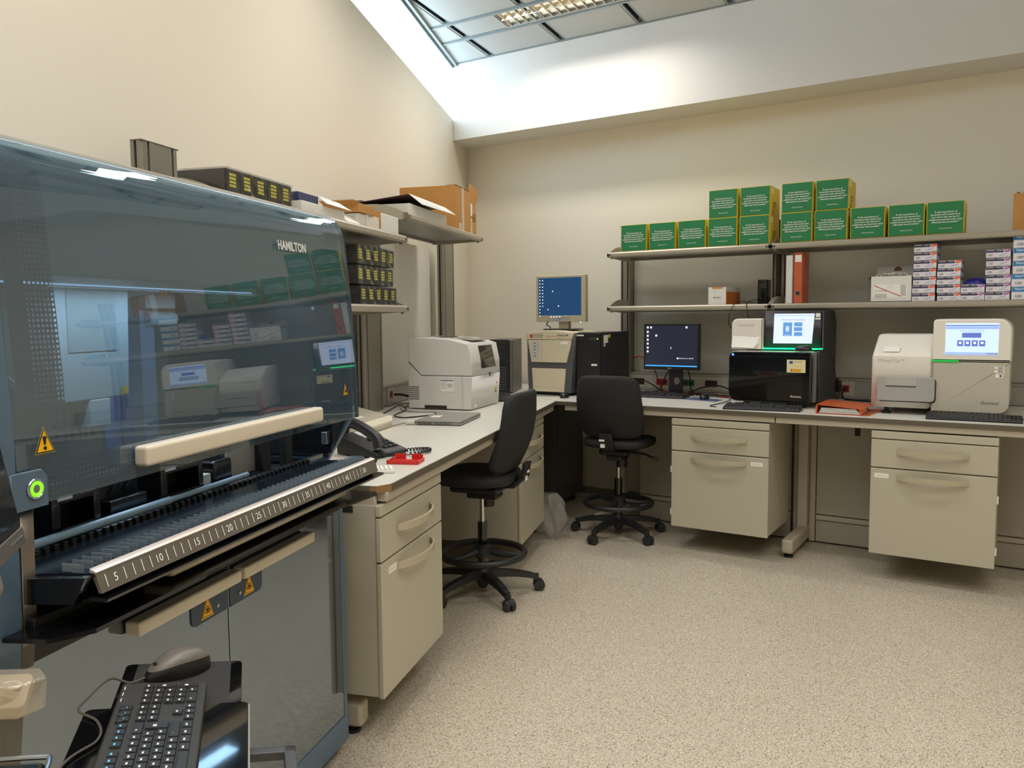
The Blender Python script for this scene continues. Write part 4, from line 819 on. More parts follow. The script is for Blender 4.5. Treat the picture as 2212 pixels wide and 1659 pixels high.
# plug-in adapter and socket lead
t = thing('power_adapter', 'black power adapter plugged in between the two sequencers', 'power adapter', (3.195, -.23, .98)); B().box(3.172, 3.222, -.262, -.200, .948, 1.025, .006).done('case', M_BLK, t); B().box(3.188, 3.206, -.25, -.215, 1.025, 1.04, .003).done('strain_relief', M_BLK, t)
cable('loose_cable', 'black lead from the red socket towards the white sequencer', [(3.245, -.205, .975), (3.245, -.25, .972), (3.235, -.27, .93), (3.27, -.30, .906), (3.40, -.34, .906), (3.56, -.38, .906)], .006, M_BORD, CG)
# orange ring binder lying flat
t = thing('ring_binder', 'orange ring binder lying flat between the two sequencers', 'binder', (3.37, -1.0, ZC))
bx0, bx1, by0, by1 = 3.262, 3.520, -1.150, -.840
M_ORB = mat('binder_vinyl', '#d2643a', .3, var=.03, coat=.2)
B().mesh([(bx0, by0, ZC+.001), (bx1+.02, by0, ZC+.001), (bx1+.05, by1+.08, ZC+.001), (bx0+.02, by1, ZC+.001)], [(0, 1, 2, 3)]).done('cover', M_ORB, t, smooth=0, solid=.003)
B().mesh([(bx0, by0, ZC+.052), (bx1-.01, by0, ZC+.034), (bx1, by1, ZC+.036), (bx0+.01, by1, ZC+.052)], [(0, 1, 2, 3)]).done('cover', M_ORB, t, smooth=0, solid=.003)
B().prism([(bx0-.004, ZC), (bx0+.002, ZC), (bx0+.003, ZC+.052), (bx0-.001, ZC+.054), (bx0-.006, ZC+.04), (bx0-.006, ZC+.012)], 1, by0, by1).done('spine', M_ORB, t)
pg = B()
for k in range(7): pg.box(bx0+.012+.002*k, bx1-.02-.005*k, by0+.004+.002*(k % 3), by1-.012, ZC+.006+.0042*k, ZC+.0088+.0042*k)
pg.done('papers', M_WCARD, t, smooth=0); B().mesh([(bx1-.03, by0-.001, ZC+.034), (bx1+.005, by0+.06, ZC+.036), (bx1-.02, by0-.004, ZC+.004)], [(0, 1, 2)]).done('corner_flap', M_ORB, t, smooth=0, solid=.002)
# white and grey sequencer (right)
t = thing('dna_sequencer', 'white and grey sequencer with a blue touch screen on the back bench', 'sequencer', (3.86, -.7, ZC), group='sequencers on the back bench')
mx0, mxm, mx1, myf, mzb = 3.522, 3.832, 4.203, -.98, ZC+.040
prof = [(myf, mzb), (myf, 1.225), (myf+.012, 1.243), (myf+.20, 1.342), (myf+.22, 1.350), (-.45, 1.350), (-.45, mzb)]
lp = B().prism(prof, 0, mx0, mxm, .022, 3).done('white_housing', M_WHT, t); letter(lp, 'MiSeq FGx\u2122', .026, (mx0+.033, myf-.0006, 1.203), (1, 0, 0), (0, 0, 1), M_MGR)
dr = B().prism(roundrect(mx0+.034, mxm+.018, ZC+.078, ZC+.216, [.014, .02, .02, .014]), 1, myf-.022, myf+.002, .005, 2).done('reagent_door', M_MGR, t)
B().prism(roundrect(mx0+.04, mxm+.023, ZC+.072, ZC+.211, [.014, .022, .022, .014]), 1, myf-.003, myf+.001).done('door_gap', M_GROOVE, t)
B().box(mx0+.082, mx0+.235, myf-.0235, myf-.022, ZC+.166, ZC+.213).done('door_grip', mat('instrument_grip', '#b3b0ac', .35), dr, smooth=0); B().box(mx0+.082, mx0+.235, myf-.0235, myf-.022, ZC+.158, ZC+.166).done('grip_shadow_gap', M_DGR, dr, smooth=0)
B().mesh([(mx0+.055, myf+.024, 1.250), (mx0+.14, myf+.024, 1.250), (mx0+.14, myf+.075, 1.277), (mx0+.055, myf+.075, 1.277)], [(0, 1, 2, 3)]).xf(Matrix.Translation((0, -.003, .004))).done('service_label', WHITE, t, smooth=0)
B().prism(roundrect(mxm, mx1, 1.207, 1.436, [.004, .004, .062, .02]), 1, myf-.004, -.46, .010, 2).done('screen_head', M_WHT, t); gp = B().prism(roundrect(mxm, mx1-.002, mzb-.012, 1.203, [.006, .05, .004, .004]), 1, myf, -.46, .006, 2).done('grey_front', M_GRY, t)
scn = B().box(3.893, 4.143, myf-.0055, myf-.004, 1.243, 1.414).done('screen', screen_mat('screen_ice', '#c4dcff', .7), t, smooth=0); yq = myf-.0062
mb2 = screen_mat('screen_indigo', '#5569b4', .8); mb3 = screen_mat('screen_steel', '#8ba4d8', .9)
for (a, b, c, d, m_) in ((3.894, 4.142, 1.399, 1.404, mb2), (3.894, 4.142, 1.382, 1.397, mb3), (3.972, 4.062, 1.336, 1.362, mb2), (3.894, 4.142, 1.244, 1.257, mb3)): B().box(a, b, yq-.0004, yq, c, d).done('screen_panel', m_, scn, smooth=0)
for k in range(4): B().box(3.950+.0345*k, 3.978+.0345*k, yq-.0004, yq, 1.290, 1.322).done('screen_button', mb2, scn, smooth=0); B().box(3.958+.0345*k, 3.970+.0345*k, yq-.0008, yq-.0004, 1.302, 1.314).done('screen_icon', M_ICON, scn, smooth=0)
for k in range(5): B().cyl((4.094+.0105*k, yq-.0006, 1.2505), (4.094+.0105*k, yq, 1.2505), .0032, n=8).done('tray_icon', [M_RED, SK['green'], MATS['flag_blue']][k % 3], scn, smooth=0)
letter(scn, 'Welcome to Illumina MiSeq FGx', .010, (4.018, yq-.0006, 1.372), (1, 0, 0), (0, 0, 1), mb2, 'CENTER', width=.117)
B().box(mxm-.004, mxm+.128, myf-.006, myf-.001, 1.203, 1.214).done('status_light', mat('led_bar_green', '#1c9a3f', .4, emit='#18a03c', estr=.8), t, smooth=0); letter(gp, 'illumina\u2019', .027, (4.115, myf-.0008, ZC+.085), (1, 0, 0), (0, 0, 1), M_DGR, 'CENTER')
for (a, b, c, d) in ((4.128, 4.175, 1.170, 1.182), (4.128, 4.175, 1.150, 1.162), (4.134, 4.170, 1.124, 1.142)): B().box(a, b, myf-.0008, myf, c, d).done('sticker', WHITE, gp, smooth=0); B().box(a+.018, b-.006, myf-.0013, myf-.0008, c+.003, d-.003).done('sticker_print', GREYP, gp, smooth=0)
for q in ((3.60, -.93), (3.60, -.52), (4.12, -.90), (4.12, -.52)): B().cyl((q[0], q[1], ZC), (q[0], q[1], ZC+.012), .026, n=16).cyl((q[0], q[1], ZC+.012), (q[0], q[1], ZC+.045), .012, n=10).done('foot', M_RUB, t)
k3 = clone(k1, (4.045, -1.135, ZC), .03, 'black keyboard in front of the white sequencer')
cable('loose_cable', 'coiled black lead beside the white sequencer', [(4.235+.028*math.cos(a*.9), -.93+.05*math.sin(a*.9), ZC+.006+.002*(a % 3)) for a in range(18)]+[(4.30, -.98, ZC+.005), (4.45, -.95, ZC+.005)], .003, M_BORD, CG, 4)
# ================================================================== things on the left bench and shelves (left-wall frame)
FR[0] = LM
# white plate reader / analyser
t = thing('benchtop_analyser', 'white benchtop analyser with a dark window on the left bench', 'analyser', (.555, -2.07, ZC), rz=-.088)
W2, D2 = .239, .212                 # half width (along the bench) and half depth
lid = [(-D2, .30), (-D2+.09, .212), (D2+.012, .212)]
toph = [(D2+.010, .30), (D2-.012, .405), (D2-.06, .418), (.06, .438), (-.08, .446), (-D2, .447)]
B().prism([(-D2, .006), (D2, .006), (D2+.012, .209), (-D2+.088, .209), (-D2, .297)], 1, -W2, W2, .006).done('lower_body', mat('analyser_white', '#dddbd8', .38, var=.01), t, local=True)
ld_ = B().prism(lid+toph, 1, -W2, W2, .008).done('lid', MATS['analyser_white'], t, local=True)
B().box(-.004, .004, -.115, .115, -.072, .072).xf(Matrix.Translation((D2+.0035, .02, .322)) @ Matrix.Rotation(math.radians(-12), 4, 'Y')).done('window', mat('smoked_window', '#33312e', .08, coat=.5), t, local=True)
B().box(-.085, .075, -.125, .115, -.002, .002).xf(Matrix.Translation((.10, .02, .4335)) @ Matrix.Rotation(.10, 4, 'Y')).done('top_window', mat('top_window_grey', '#9a9a92', .15), t, local=True); B().box(-.05, .03, -.11, .10, -.002, .002).xf(Matrix.Translation((-.05, .02, .446))).done('top_slot', MATS['smoked_window'], t, local=True)
for k in range(7): B().box(-D2+.005, -D2+.075, -W2-.001, -W2+.002, .062+.0125*k, .067+.0125*k).done('vent_slot', M_DGR, t, local=True, smooth=0)
B().box(-.10, .05, -W2-.001, -W2+.002, .008, .028).done('plate_slot', M_GROOVE, t, local=True, smooth=0)
B().box(D2-.056, D2-.0535, -W2-.0006, -W2+.001, .008, .208).done('panel_seam', M_MGR, t, local=True, smooth=0)
sh = B().box(.010, .098, -W2-.0012, -W2, .115, .188).done('service_sheet', WHITE, t, local=True, smooth=0); B().box(.012, .096, -W2-.0016, -W2-.0012, .181, .186).done('sheet_band', MATS['flag_blue'], sh, local=True, smooth=0)
for k in range(4): B().box(.016, .05, -W2-.0016, -W2-.0012, .134+.011*k, .137+.011*k).done('sheet_line', M_MGR, sh, local=True, smooth=0)
B().box(.056, .09, -W2-.0016, -W2-.0012, .140, .165).done('sheet_table', M_LGT, sh, local=True, smooth=0)
for (y_, z_, m_, s_) in ((.19, .145, M_OR, .012), (.17, .105, mat('sticker_amber', '#e0aa28', .5), .020), (.17, .085, M_DGR, .010)): B().box(D2+.0065, D2+.0085, y_-s_, y_+s_*.5, z_-.008, z_+.008).done('sticker', m_, t, local=True, smooth=0)
B().cyl((D2+.0085, .05, .208), (D2+.0125, .05, .208), .014, n=16).done('finger_notch', M_DGR, t, local=True); B().box(D2+.003, D2+.005, -.19, -.165, .018, .036).done('sticker', WHITE, t, local=True, smooth=0)
# Dell tower and keyboard behind it
t = thing('computer_tower', 'dark grey tower with a ribbed black front behind the white analyser', 'computer', (.60, -.95, ZC), rz=.10, group='computer towers')
B().box(-.085, .085, -.23, .24, .0, .402, .006).done('case', mat('tower_grey', '#6b675f', .4, metal=.3), t, local=True); fb = B().box(-.088, .060, -.252, -.231, .0, .405, .008).done('front_bezel', M_BLK, t, local=True); B().cyl((.074, -.236, .01), (.074, -.236, .395), .014, n=14).done('edge_roll', MATS['tower_grey'], t, local=True)
for k in range(10): B().box(-.05, .04, -.2535, -.252, .03+.018*k, .036+.018*k).done('grille_bar', M_DGR, fb, local=True, smooth=0)
for z in (.25, .285, .335, .37): B().box(-.06, .045, -.2535, -.252, z, z+.022).done('drive_bay', M_KEY, fb, local=True, smooth=0)
letter(t, 'DELL', .05, (LMI @ (WM[t] @ Vector((.0855, 0, .22))))[:], (LMI.to_3x3() @ (WM[t].to_3x3() @ Vector((0, 1, 0))))[:], (0, 0, 1), M_DGR, 'CENTER'); B().box(-.07, -.02, -.20, -.16, .402, .4028).done('sticker', WHITE, t, local=True, smooth=0)
clone(k1, (.775, -1.55, ZC), math.radians(100), 'black keyboard lying between the analyser and the grey tower')
# laptop
t = thing('laptop', 'closed silver laptop on the left worktop', 'laptop', (.77, -2.81, ZC), rz=.03)
M_SIL = mat('laptop_silver', '#9c9b97', .35, metal=.5, var=.02)
B().box(-.128, .128, -.20, .20, .003, .016, .004).done('base', M_SIL, t, local=True); B().box(-.128, .128, -.20, .20, .017, .026, .004).done('lid', mat('laptop_lid', '#aaa8a3', .32, metal=.55, var=.02), t, local=True)
for k in range(12): B().box(-.11+.0065*k, -.1065+.0065*k, -.2012, -.2002, .006, .014).done('vent', M_GROOVE, t, local=True, smooth=0)
B().box(-.02, .07, -.2012, -.2002, .007, .012).done('drive_slot', M_DGR, t, local=True, smooth=0); B().box(-.09, -.04, -.06, .02, .026, .0268).done('asset_label', WHITE, t, local=True, smooth=0); B().box(-.075, -.06, -.03, .0, .0268, .0272).done('label_mark', MATS['sticker_amber'], t, local=True, smooth=0)
letter(t, 'EliteBook', .018, (LMI @ (WM[t] @ Vector((.02, .0, .0268))))[:], (LMI.to_3x3() @ (WM[t].to_3x3() @ Vector((0, 1, 0))))[:], (LMI.to_3x3() @ (WM[t].to_3x3() @ Vector((-1, 0, 0))))[:], M_MGR, 'CENTER')
for q in ((-.11, -.18), (.11, -.18), (-.11, .18), (.11, .18)): B().cyl((q[0], q[1], 0), (q[0], q[1], .004), .008, n=8).done('foot', M_RUB, t, local=True)
t = thing('cable_lock', 'steel cable lock fixed to the silver laptop', 'cable lock', (.62, -3.03, ZC)); B().cyl((.600, -3.018, ZC+.014), (.648, -3.012, ZC+.014), .012, n=12).done('barrel', M_LGT, t); B().tube(smooth_path([(.598, -3.018, ZC+.012), (.56, -3.10, ZC+.006), (.52, -3.22, ZC+.004), (.44, -3.34, ZC+.004), (.34, -3.42, ZC+.004)], 8), .0035, 7).done('wire', mat('lock_wire', '#8b7c66', .4), t)
LC = 'loose cables on the left bench'
lcab = [('black lead looping from the left upright to the laptop', [(.22, -2.55, .905), (.30, -2.68, .906), (.36, -2.72, .93), (.40, -2.62, .96), (.43, -2.60, .93), (.40, -2.70, .91), (.48, -2.76, .906), (.56, -2.66, .905), (.62, -2.62, .91), (.66, -2.72, .93)], M_BORD, .004),
        ('black lead coiled in a bundle beside the beige console', [(.36+.035*math.cos(a*.8), -2.86+.05*math.sin(a*.8), .906+.0022*a) for a in range(14)], M_BORD, .0045),
        ('black power leads running from the red socket behind the analyser', [(.125, -2.05, .965), (.17, -2.04, .965), (.24, -2.02, .95), (.30, -1.98, .945)], M_BORD, .008),
        ('thin lead snaking along the foot of the left trunking', [(.12, -2.28, .905), (.16, -2.20, .906), (.15, -2.10, .907), (.20, -2.02, .906), (.28, -2.0, .905)], M_BORD, .003),
        ('pale lead curving towards the analyser', [(.30, -2.10, .905), (.27, -2.22, .905), (.30, -2.36, .905), (.42, -2.46, .905), (.56, -2.44, .905)], M_MGR, .004),
        ('white lead lying by the laptop', [(.52, -2.44, .906), (.60, -2.47, .912), (.66, -2.50, .912), (.70, -2.56, .91)], M_LGT, .007),
        ('grey lead with orange plugs hanging beside the left upright', [(.10, -2.72, 1.04), (.14, -2.72, .98), (.20, -2.72, .92), (.26, -2.74, .906)], M_MGR, .004)]
for lab, pts, m_, r_ in lcab: cable('loose_cable', lab, pts, r_, m_, LC)
for i, (x, y) in enumerate(((.27, -2.76), (.20, -2.86))):
    t = thing('network_plug', ('orange network plug on the worktop next to the upright', 'orange network plug half behind the beige console')[i], 'plug', (x, y, ZC), rz=.4+.5*i); B().box(-.008, .008, -.02, .02, 0, .014, .002).done('body', M_OR, t, local=True); B().box(-.005, .005, -.034, -.02, .003, .011, .001).done('boot', M_OR, t, local=True)
# label card, racks
t = B().prism([(.617, -3.349), (.716, -3.394), (.75, -3.307), (.661, -3.274)], 2, ZC, ZC+.0012).done('label_card', M_WCARD, None, smooth=0, loc=(.69, -3.33, ZC)); tag(t, 'ruled white label card lying on the left worktop', 'card')
for k in range(7):
    a = (k+.8)/8.0; p0 = np.array([.617, -3.349])*(1-a)+np.array([.661, -3.274])*a; p1 = np.array([.716, -3.394])*(1-a)+np.array([.75, -3.307])*a
    B().mesh([(p0[0], p0[1], ZC+.0015), (p1[0], p1[1], ZC+.0015), (p1[0]+.0012, p1[1]+.0012, ZC+.0015), (p0[0]+.0012, p0[1]+.0012, ZC+.0015)], [(0, 1, 2, 3)]).done('ruled_line', M_MGR, t, smooth=0)
t = thing('tube_rack', 'red plastic tube rack with tabs on the left worktop', 'rack', (1.03, -4.08, ZC), rz=.08)
M_RR = mat('rack_red', '#d2332e', .4)
B().box(-.064, .064, -.045, .045, .0, .006, .002).box(-.064, .064, -.045, -.041, .006, .016).box(-.058, -.012, .041, .045, .006, .028).box(.012, .058, .041, .045, .006, .028).box(-.064, -.060, -.045, .045, .006, .014).box(.060, .064, -.045, .045, .006, .014).done('tray', M_RR, t, local=True, smooth=0)
for k in range(8): B().box(-.05+.0135*k, -.045+.0135*k, -.038, .036, .006, .0085).done('rib', M_RR, t, local=True, smooth=0)
B().box(-.018, .012, -.0455, -.045, .005, .011).done('tab', M_RR, t, local=True, smooth=0)
t = thing('tube_rack', 'clear white tube rack at the worktop corner', 'rack', (1.00, -4.29, ZC), rz=.5)
M_CLR = mat('rack_frosted', '#d9dad6', .3)
B().box(-.064, .064, -.043, .043, 0, .012, .003).done('tray', M_CLR, t, local=True)
for k in range(7): B().box(-.052+.0165*k, -.042+.0165*k, -.036, .036, .012, .0175).done('rib', WHITE, t, local=True, smooth=0)
# desk phone
t = thing('desk_phone', 'black desk telephone with coiled cord on the left bench', 'telephone', (.81, -3.92, ZC), rz=-.32)
M_PH = mat('phone_black', '#2b2c2f', .4)
B().prism([(-.11, .004), (.11, .004), (.11, .022), (-.11, .085), (-.115, .06)], 1, -.09, .10, .008).done('base', M_PH, t, local=True)
PT = lambda x, y, h=0: (x, y, .022+(.11-x)/.22*.063+h)
def slab(x0, x1, y0, y1, h0, h1): return B().mesh([PT(x0, y0, h0), PT(x1, y0, h0), PT(x1, y1, h0), PT(x0, y1, h0), PT(x0, y0, h1), PT(x1, y0, h1), PT(x1, y1, h1), PT(x0, y1, h1)], [(4, 5, 6, 7), (0, 1, 5, 4), (1, 2, 6, 5), (2, 3, 7, 6), (3, 0, 4, 7)])
slab(-.10, -.06, .0, .09, 0, .003).done('display', M_LGT, t, local=True, smooth=0)
for i in range(4):
    for j in range(3): slab(-.02+.028*i, -.004+.028*i, -.002+.030*j, .018+.030*j, 0, .006).done('key', M_KEY, t, local=True, smooth=0)
for j in range(3): slab(-.050, -.038, -.002+.030*j, .018+.030*j, 0, .005).done('function_key', M_LGT, t, local=True, smooth=0)
hp = smooth_path([(-.105, -.055, .10), (-.09, -.055, .128), (-.04, -.055, .132), (.04, -.055, .105), (.085, -.055, .078), (.10, -.055, .045)], 5)
B().tube(hp, [.022+.006*abs(2*i/(len(hp)-1)-1)**2 for i in range(len(hp))], 10).done('handset', M_PH, t, local=True)
cs = []; ctr = smooth_path([(.10, -.06, .03), (.14, -.04, .012), (.19, .06, .012), (.20, .13, .012), (.17, .17, .012), (.13, .14, .012), (.10, .06, .012)], 26)
for i, p in enumerate(ctr):
    a = i*1.25; q = np.array(p); cs.append((q[0]+.006*math.cos(a), q[1]+.003*math.cos(a), max(.007, q[2]+.006*math.sin(a))))
B().tube(cs, .003, 5).done('coiled_cord', M_PH, t, local=True)
# beige console
t = thing('control_console', 'beige sloping keypad console behind the telephone', 'console', (.40, -3.25, ZC))
B().prism([(.16, ZC+.004), (.56, ZC+.004), (.56, ZC+.058), (.22, ZC+.135), (.16, ZC+.135)], 1, -3.42, -3.10, .008).done('case', mat('console_beige', '#ddd6bf', .45), t)
CS = lambda x, y, h=0: (x, y, ZC+.058+(.56-x)/.34*.077+h)
def cq(x0, x1, y0, y1, h): return B().mesh([CS(x0, y0, h), CS(x1, y0, h), CS(x1, y1, h), CS(x0, y1, h)], [(0, 1, 2, 3)])
cq(.26, .54, -3.405, -3.115, .0015).done('panel', mat('console_panel', '#b8b2a2', .5), t, smooth=0)
for i in range(3):
    for j in range(3): cq(.40+.035*i, .425+.035*i, -3.39+.032*j, -3.366+.032*j, .003).done('key', WHITE, t, smooth=0, solid=.002)
o_ = CS(.36, -3.20, .003); B().cyl(o_, (o_[0]+.002, o_[1], o_[2]+.008), .03, n=20).done('dial', WHITE, t); B().box(.5602, .5612, -3.40, -3.36, ZC+.012, ZC+.035).done('sticker', WHITE, t, smooth=0)
# ------------------------------------------------------------------ left shelves
M_TIP = mat('tip_rack_black', '#262422', .5); M_FILM = glassmat('shrink_film', '#f4f4f2', refl=.9, rough=.12, ior=1.45, haze=.03, film='#d8d8d8'); M_YL = mat('label_yellow', '#d9d24a', .5, var=.05)
tp = None
def tip_pack(label, loc, rz=0):
    global tp
    if tp is not None: return clone(tp, loc, rz, label)
    t = thing('tip_rack_pack', label, 'tip racks', loc, rz, group='film-wrapped packs of black tip racks'); tp = t
    L, D, H = .455, .20, .094
    for k in range(5):
        y = -L/2+k*L/5
        rk = B().box(-D, 0, y+.003, y+L/5-.003, .002, H-.004, .003).done('tip_rack', M_TIP, t, local=True)
        for j in range(4): B().box(.0, .0008, y+.022, y+.062, H-.020-.013*j-.008, H-.020-.013*j+.001).done('yellow_label', M_YL, rk, local=True, smooth=0)
    def film(u, v):
        yy = -L/2-.004+u*(L+.008); w = .004*math.sin(40*u+3*math.sin(9*v))+.004*math.sin(23*u*(1+v)); zz = v*H
        return (.005+max(-.003, w*(1-v*.6)), yy, zz)
    fb_ = B().grid(film, 40, 8)
    fb_.grid(lambda u, v: (-u*D, -L/2-.006-.010*math.sin(math.pi*u)*math.sin(math.pi*v)*(1+.4*math.sin(17*u+9*v)), v*H), 14, 7)
    fb_.mesh([(-D, -L/2-.004, H), (.005, -L/2-.004, H), (.005, L/2+.004, H), (-D, L/2+.004, H)], [(0, 1, 2, 3)])
    fb_.done('shrink_film', M_FILM, t, local=True, smooth=60)
    return t
ZA = 1.500+.036
tip_pack('pack of black tip racks with yellow labels, lowest on the lower left shelf', (.530, -3.172, ZA), .0); tip_pack('pack of black tip racks with yellow labels, middle of the stack', (.528, -3.200, ZA+.097), .01); tip_pack('pack of black tip racks with yellow labels, topmost of the stack', (.530, -3.196, ZA+.194), -.01)
ZA2 = 1.875+.036
tip_pack('pack of black tip racks showing above the liquid handler', (.530, -4.24, ZA2), .0)
t = thing('kit_box', 'white box with a blue wrapped side on the upper left shelf', 'box', (.45, -3.75, ZA2)); B().box(.30, .545, -3.96, -3.57, ZA2, ZA2+.045, .002, 1).done('carton', M_WCARD, t); B().box(.31, .53, -3.96, -3.79, ZA2+.045, ZA2+.082, .002, 1).done('blue_packet', mat('packet_blue', '#3a4168', .35), t); B().mesh([(.53, -3.80, ZA2+.083), (.53, -3.60, ZA2+.078), (.565, -3.545, ZA2+.048), (.560, -3.775, ZA2+.052)], [(0, 1, 2, 3)]).done('lid_flap', M_WCARD, t, smooth=0, solid=.003); letter(t, 'SAMPLE KIT\n\u2013\u2013\u2013\u2013', .012, (.547, -3.70, ZA2+.072), (0, 1, 0), (-.5, 0, 1), GREYP)
t = thing('flat_box', 'flat white box with a sloping lid beside the label boxes', 'box', (.45, -3.55, ZA2)); B().prism([(.33, ZA2), (.55, ZA2), (.552, ZA2+.005), (.50, ZA2+.042), (.33, ZA2+.042)], 1, -3.565, -3.425, .001).done('carton', M_WCARD, t)
t = thing('label_box', 'white box with printed label under the small brown box', 'box', (.45, -3.3, ZA2)); B().box(.34, .545, -3.42, -3.348, ZA2, ZA2+.058, .001, 1).done('carton', mat('box_grey_print', '#d5d2c8', .6, var=.08, scale=60), t); c2 = B().box(.34, .548, -3.344, -3.19, ZA2, ZA2+.060, .001, 1).done('carton', mat('box_cream', '#e3dccb', .6), t); letter(t, 'ABI PRISM\nkit', .013, (.5486, -3.33, ZA2+.046), (0, 1, 0), (0, 0, 1), GREYP); letter(t, '\u2013\u2013\u2013\u2013\u2013\n \u2013\u2013\u2013', .009, (.5486, -3.31, ZA2+.022), (0, 1, 0), (0, 0, 1), GREYP)
t = thing('small_carton', 'small brown carton stacked on the label boxes', 'box', (.45, -3.36, ZA2+.061)); B().box(.36, .55, -3.43, -3.25, ZA2+.0612, ZA2+.104, .001, 1).done('carton', M_CARD, t); B().mesh([(.36, -3.43, ZA2+.104), (.55, -3.43, ZA2+.104), (.545, -3.475, ZA2+.112), (.365, -3.475, ZA2+.112)], [(0, 1, 2, 3)]).done('flap', M_CARD, t, smooth=0, solid=.002)
t = thing('white_box', 'plain white box at the end of the upper left shelf', 'box', (.45, -3.07, ZA2)); B().box(.37, .55, -3.180, -2.945, ZA2, ZA2+.088, .004).done('carton', M_WCARD, t); B().box(.365, .552, -3.1825, -3.1805, ZA2+.01, ZA2+.092).done('lid_edge', M_CARD, t, smooth=0)
ZB3 = 2.006+.037
t = thing('flat_box', 'flat white box with its dark-lined lid ajar on the corner shelf', 'box', (.4, -2.45, ZB3)); B().box(.20, .545, -2.765, -2.155, ZB3, ZB3+.058, .001, 1).done('carton', M_WCARD, t)
B().mesh([(.19, -2.77, ZB3+.066), (.545, -2.78, ZB3+.102), (.545, -2.20, ZB3+.102), (.19, -2.15, ZB3+.066)], [(0, 1, 2, 3)]).done('lid', mat('lid_dark_lining', '#4a3330', .7), t, smooth=0, solid=.003); B().mesh([(.546, -2.785, ZB3+.105), (.546, -2.19, ZB3+.105), (.585, -2.09, ZB3+.068), (.575, -2.66, ZB3+.062)], [(0, 1, 2, 3)]).done('lid_flap', M_WCARD, t, smooth=0, solid=.003)
B().cyl((.568, -2.43, ZB3+.073), (.571, -2.43, ZB3+.072), .009, n=12).done('lid_hole', M_GROOVE, t); B().mesh([(.19, -2.77, ZB3+.070), (.545, -2.78, ZB3+.1065), (.545, -2.20, ZB3+.1065), (.19, -2.15, ZB3+.070)], [(0, 1, 2, 3)]).done('lid_top', M_CARD, t, smooth=0)
t = thing('cardboard_box', 'large tan cardboard box with red printed tape on the corner shelf', 'box', (.35, -1.8, ZB3), rz=0); bx_ = (.16, .545, -1.98, -1.66)
B().box(.16, .545, -1.975, -1.655, ZB3, ZB3+.278, .003, 1).done('carton', M_CARD, t); B().mesh([(.50, -1.97, ZB3+.279), (.545, -1.97, ZB3+.279), (.545, -1.66, ZB3+.279), (.36, -1.66, ZB3+.285), (.30, -1.80, ZB3+.291)], [(0, 1, 2, 3, 4)]).done('top_flap', M_CARDD, t, smooth=0, solid=.003)
tpb = B().box(.545, .5465, -1.838, -1.800, ZB3, ZB3+.278).done('tape', M_TAPE, t, smooth=0); letter(tpb, 'NACEX NACEX NACEX', .034, (.5472, -1.819, ZB3+.14), (0, 0, 1), (0, -1, 0), M_RED, 'CENTER', width=.265); B().box(.545, .5465, -1.90, -1.86, ZB3, ZB3+.045).done('tape', M_TAPE, t, smooth=0); letter(tpb, 'NACE', .03, (.5472, -1.88, ZB3+.022), (0, 0, 1), (0, -1, 0), M_RED, 'CENTER', width=.042)
t = thing('cardboard_box', 'smaller cardboard box with one raised flap on the corner shelf', 'box', (.3, -1.54, ZB3))
B().box(.14, .52, -1.645, -1.44, ZB3, ZB3+.215, .003, 1).done('carton', M_CARD, t); B().mesh([(.516, -1.64, ZB3+.216), (.516, -1.445, ZB3+.216), (.525, -1.41, ZB3+.325), (.525, -1.625, ZB3+.345)], [(0, 1, 2, 3)]).done('raised_flap', M_CARD, t, smooth=0, solid=.003)
tpb = B().box(.52, .5215, -1.57, -1.54, ZB3, ZB3+.11).box(.52, .5213, -1.575, -1.535, ZB3+.13, ZB3+.214).done('tape', M_TAPE, t, smooth=0); letter(tpb, 'NACEX', .024, (.5222, -1.555, ZB3+.055), (0, 0, 1), (0, -1, 0), M_RED, 'CENTER', width=.10); letter(t, '88', .085, (.5212, -1.50, ZB3+.12), (0, 1, 0), (0, 0, 1), M_CARDD, 'CENTER', name='printed_rings')
# plastic bag hanging by the second cabinet
M_BAG = glassmat('bag_plastic', '#f3f3f1', refl=.9, rough=.18, ior=1.4, haze=.22, film='#d9d6d0')
def bagf(u, v):
    a = 2*math.pi*u; w = math.sin(math.pi*min(1, .10+v*.86))**.7; r = .115*w*(1+.20*math.sin(3*a+4*v)+.10*math.sin(7*a-6*v)+.05*math.sin(13*a+17*v))
    return (1.135+r*math.cos(a)*.75+.02*v, -1.86+r*math.sin(a)*.62, .012+.30*(1-v)+.012*math.sin(5*a+3*v)*v)
o = B().grid(bagf, 40, 18, closed_u=True).done('plastic_bag', M_BAG, None, smooth=70, loc=(1.135, -1.86, .0)); tag(o, 'crumpled clear plastic bag on the floor against a hanging cabinet', 'plastic bag')
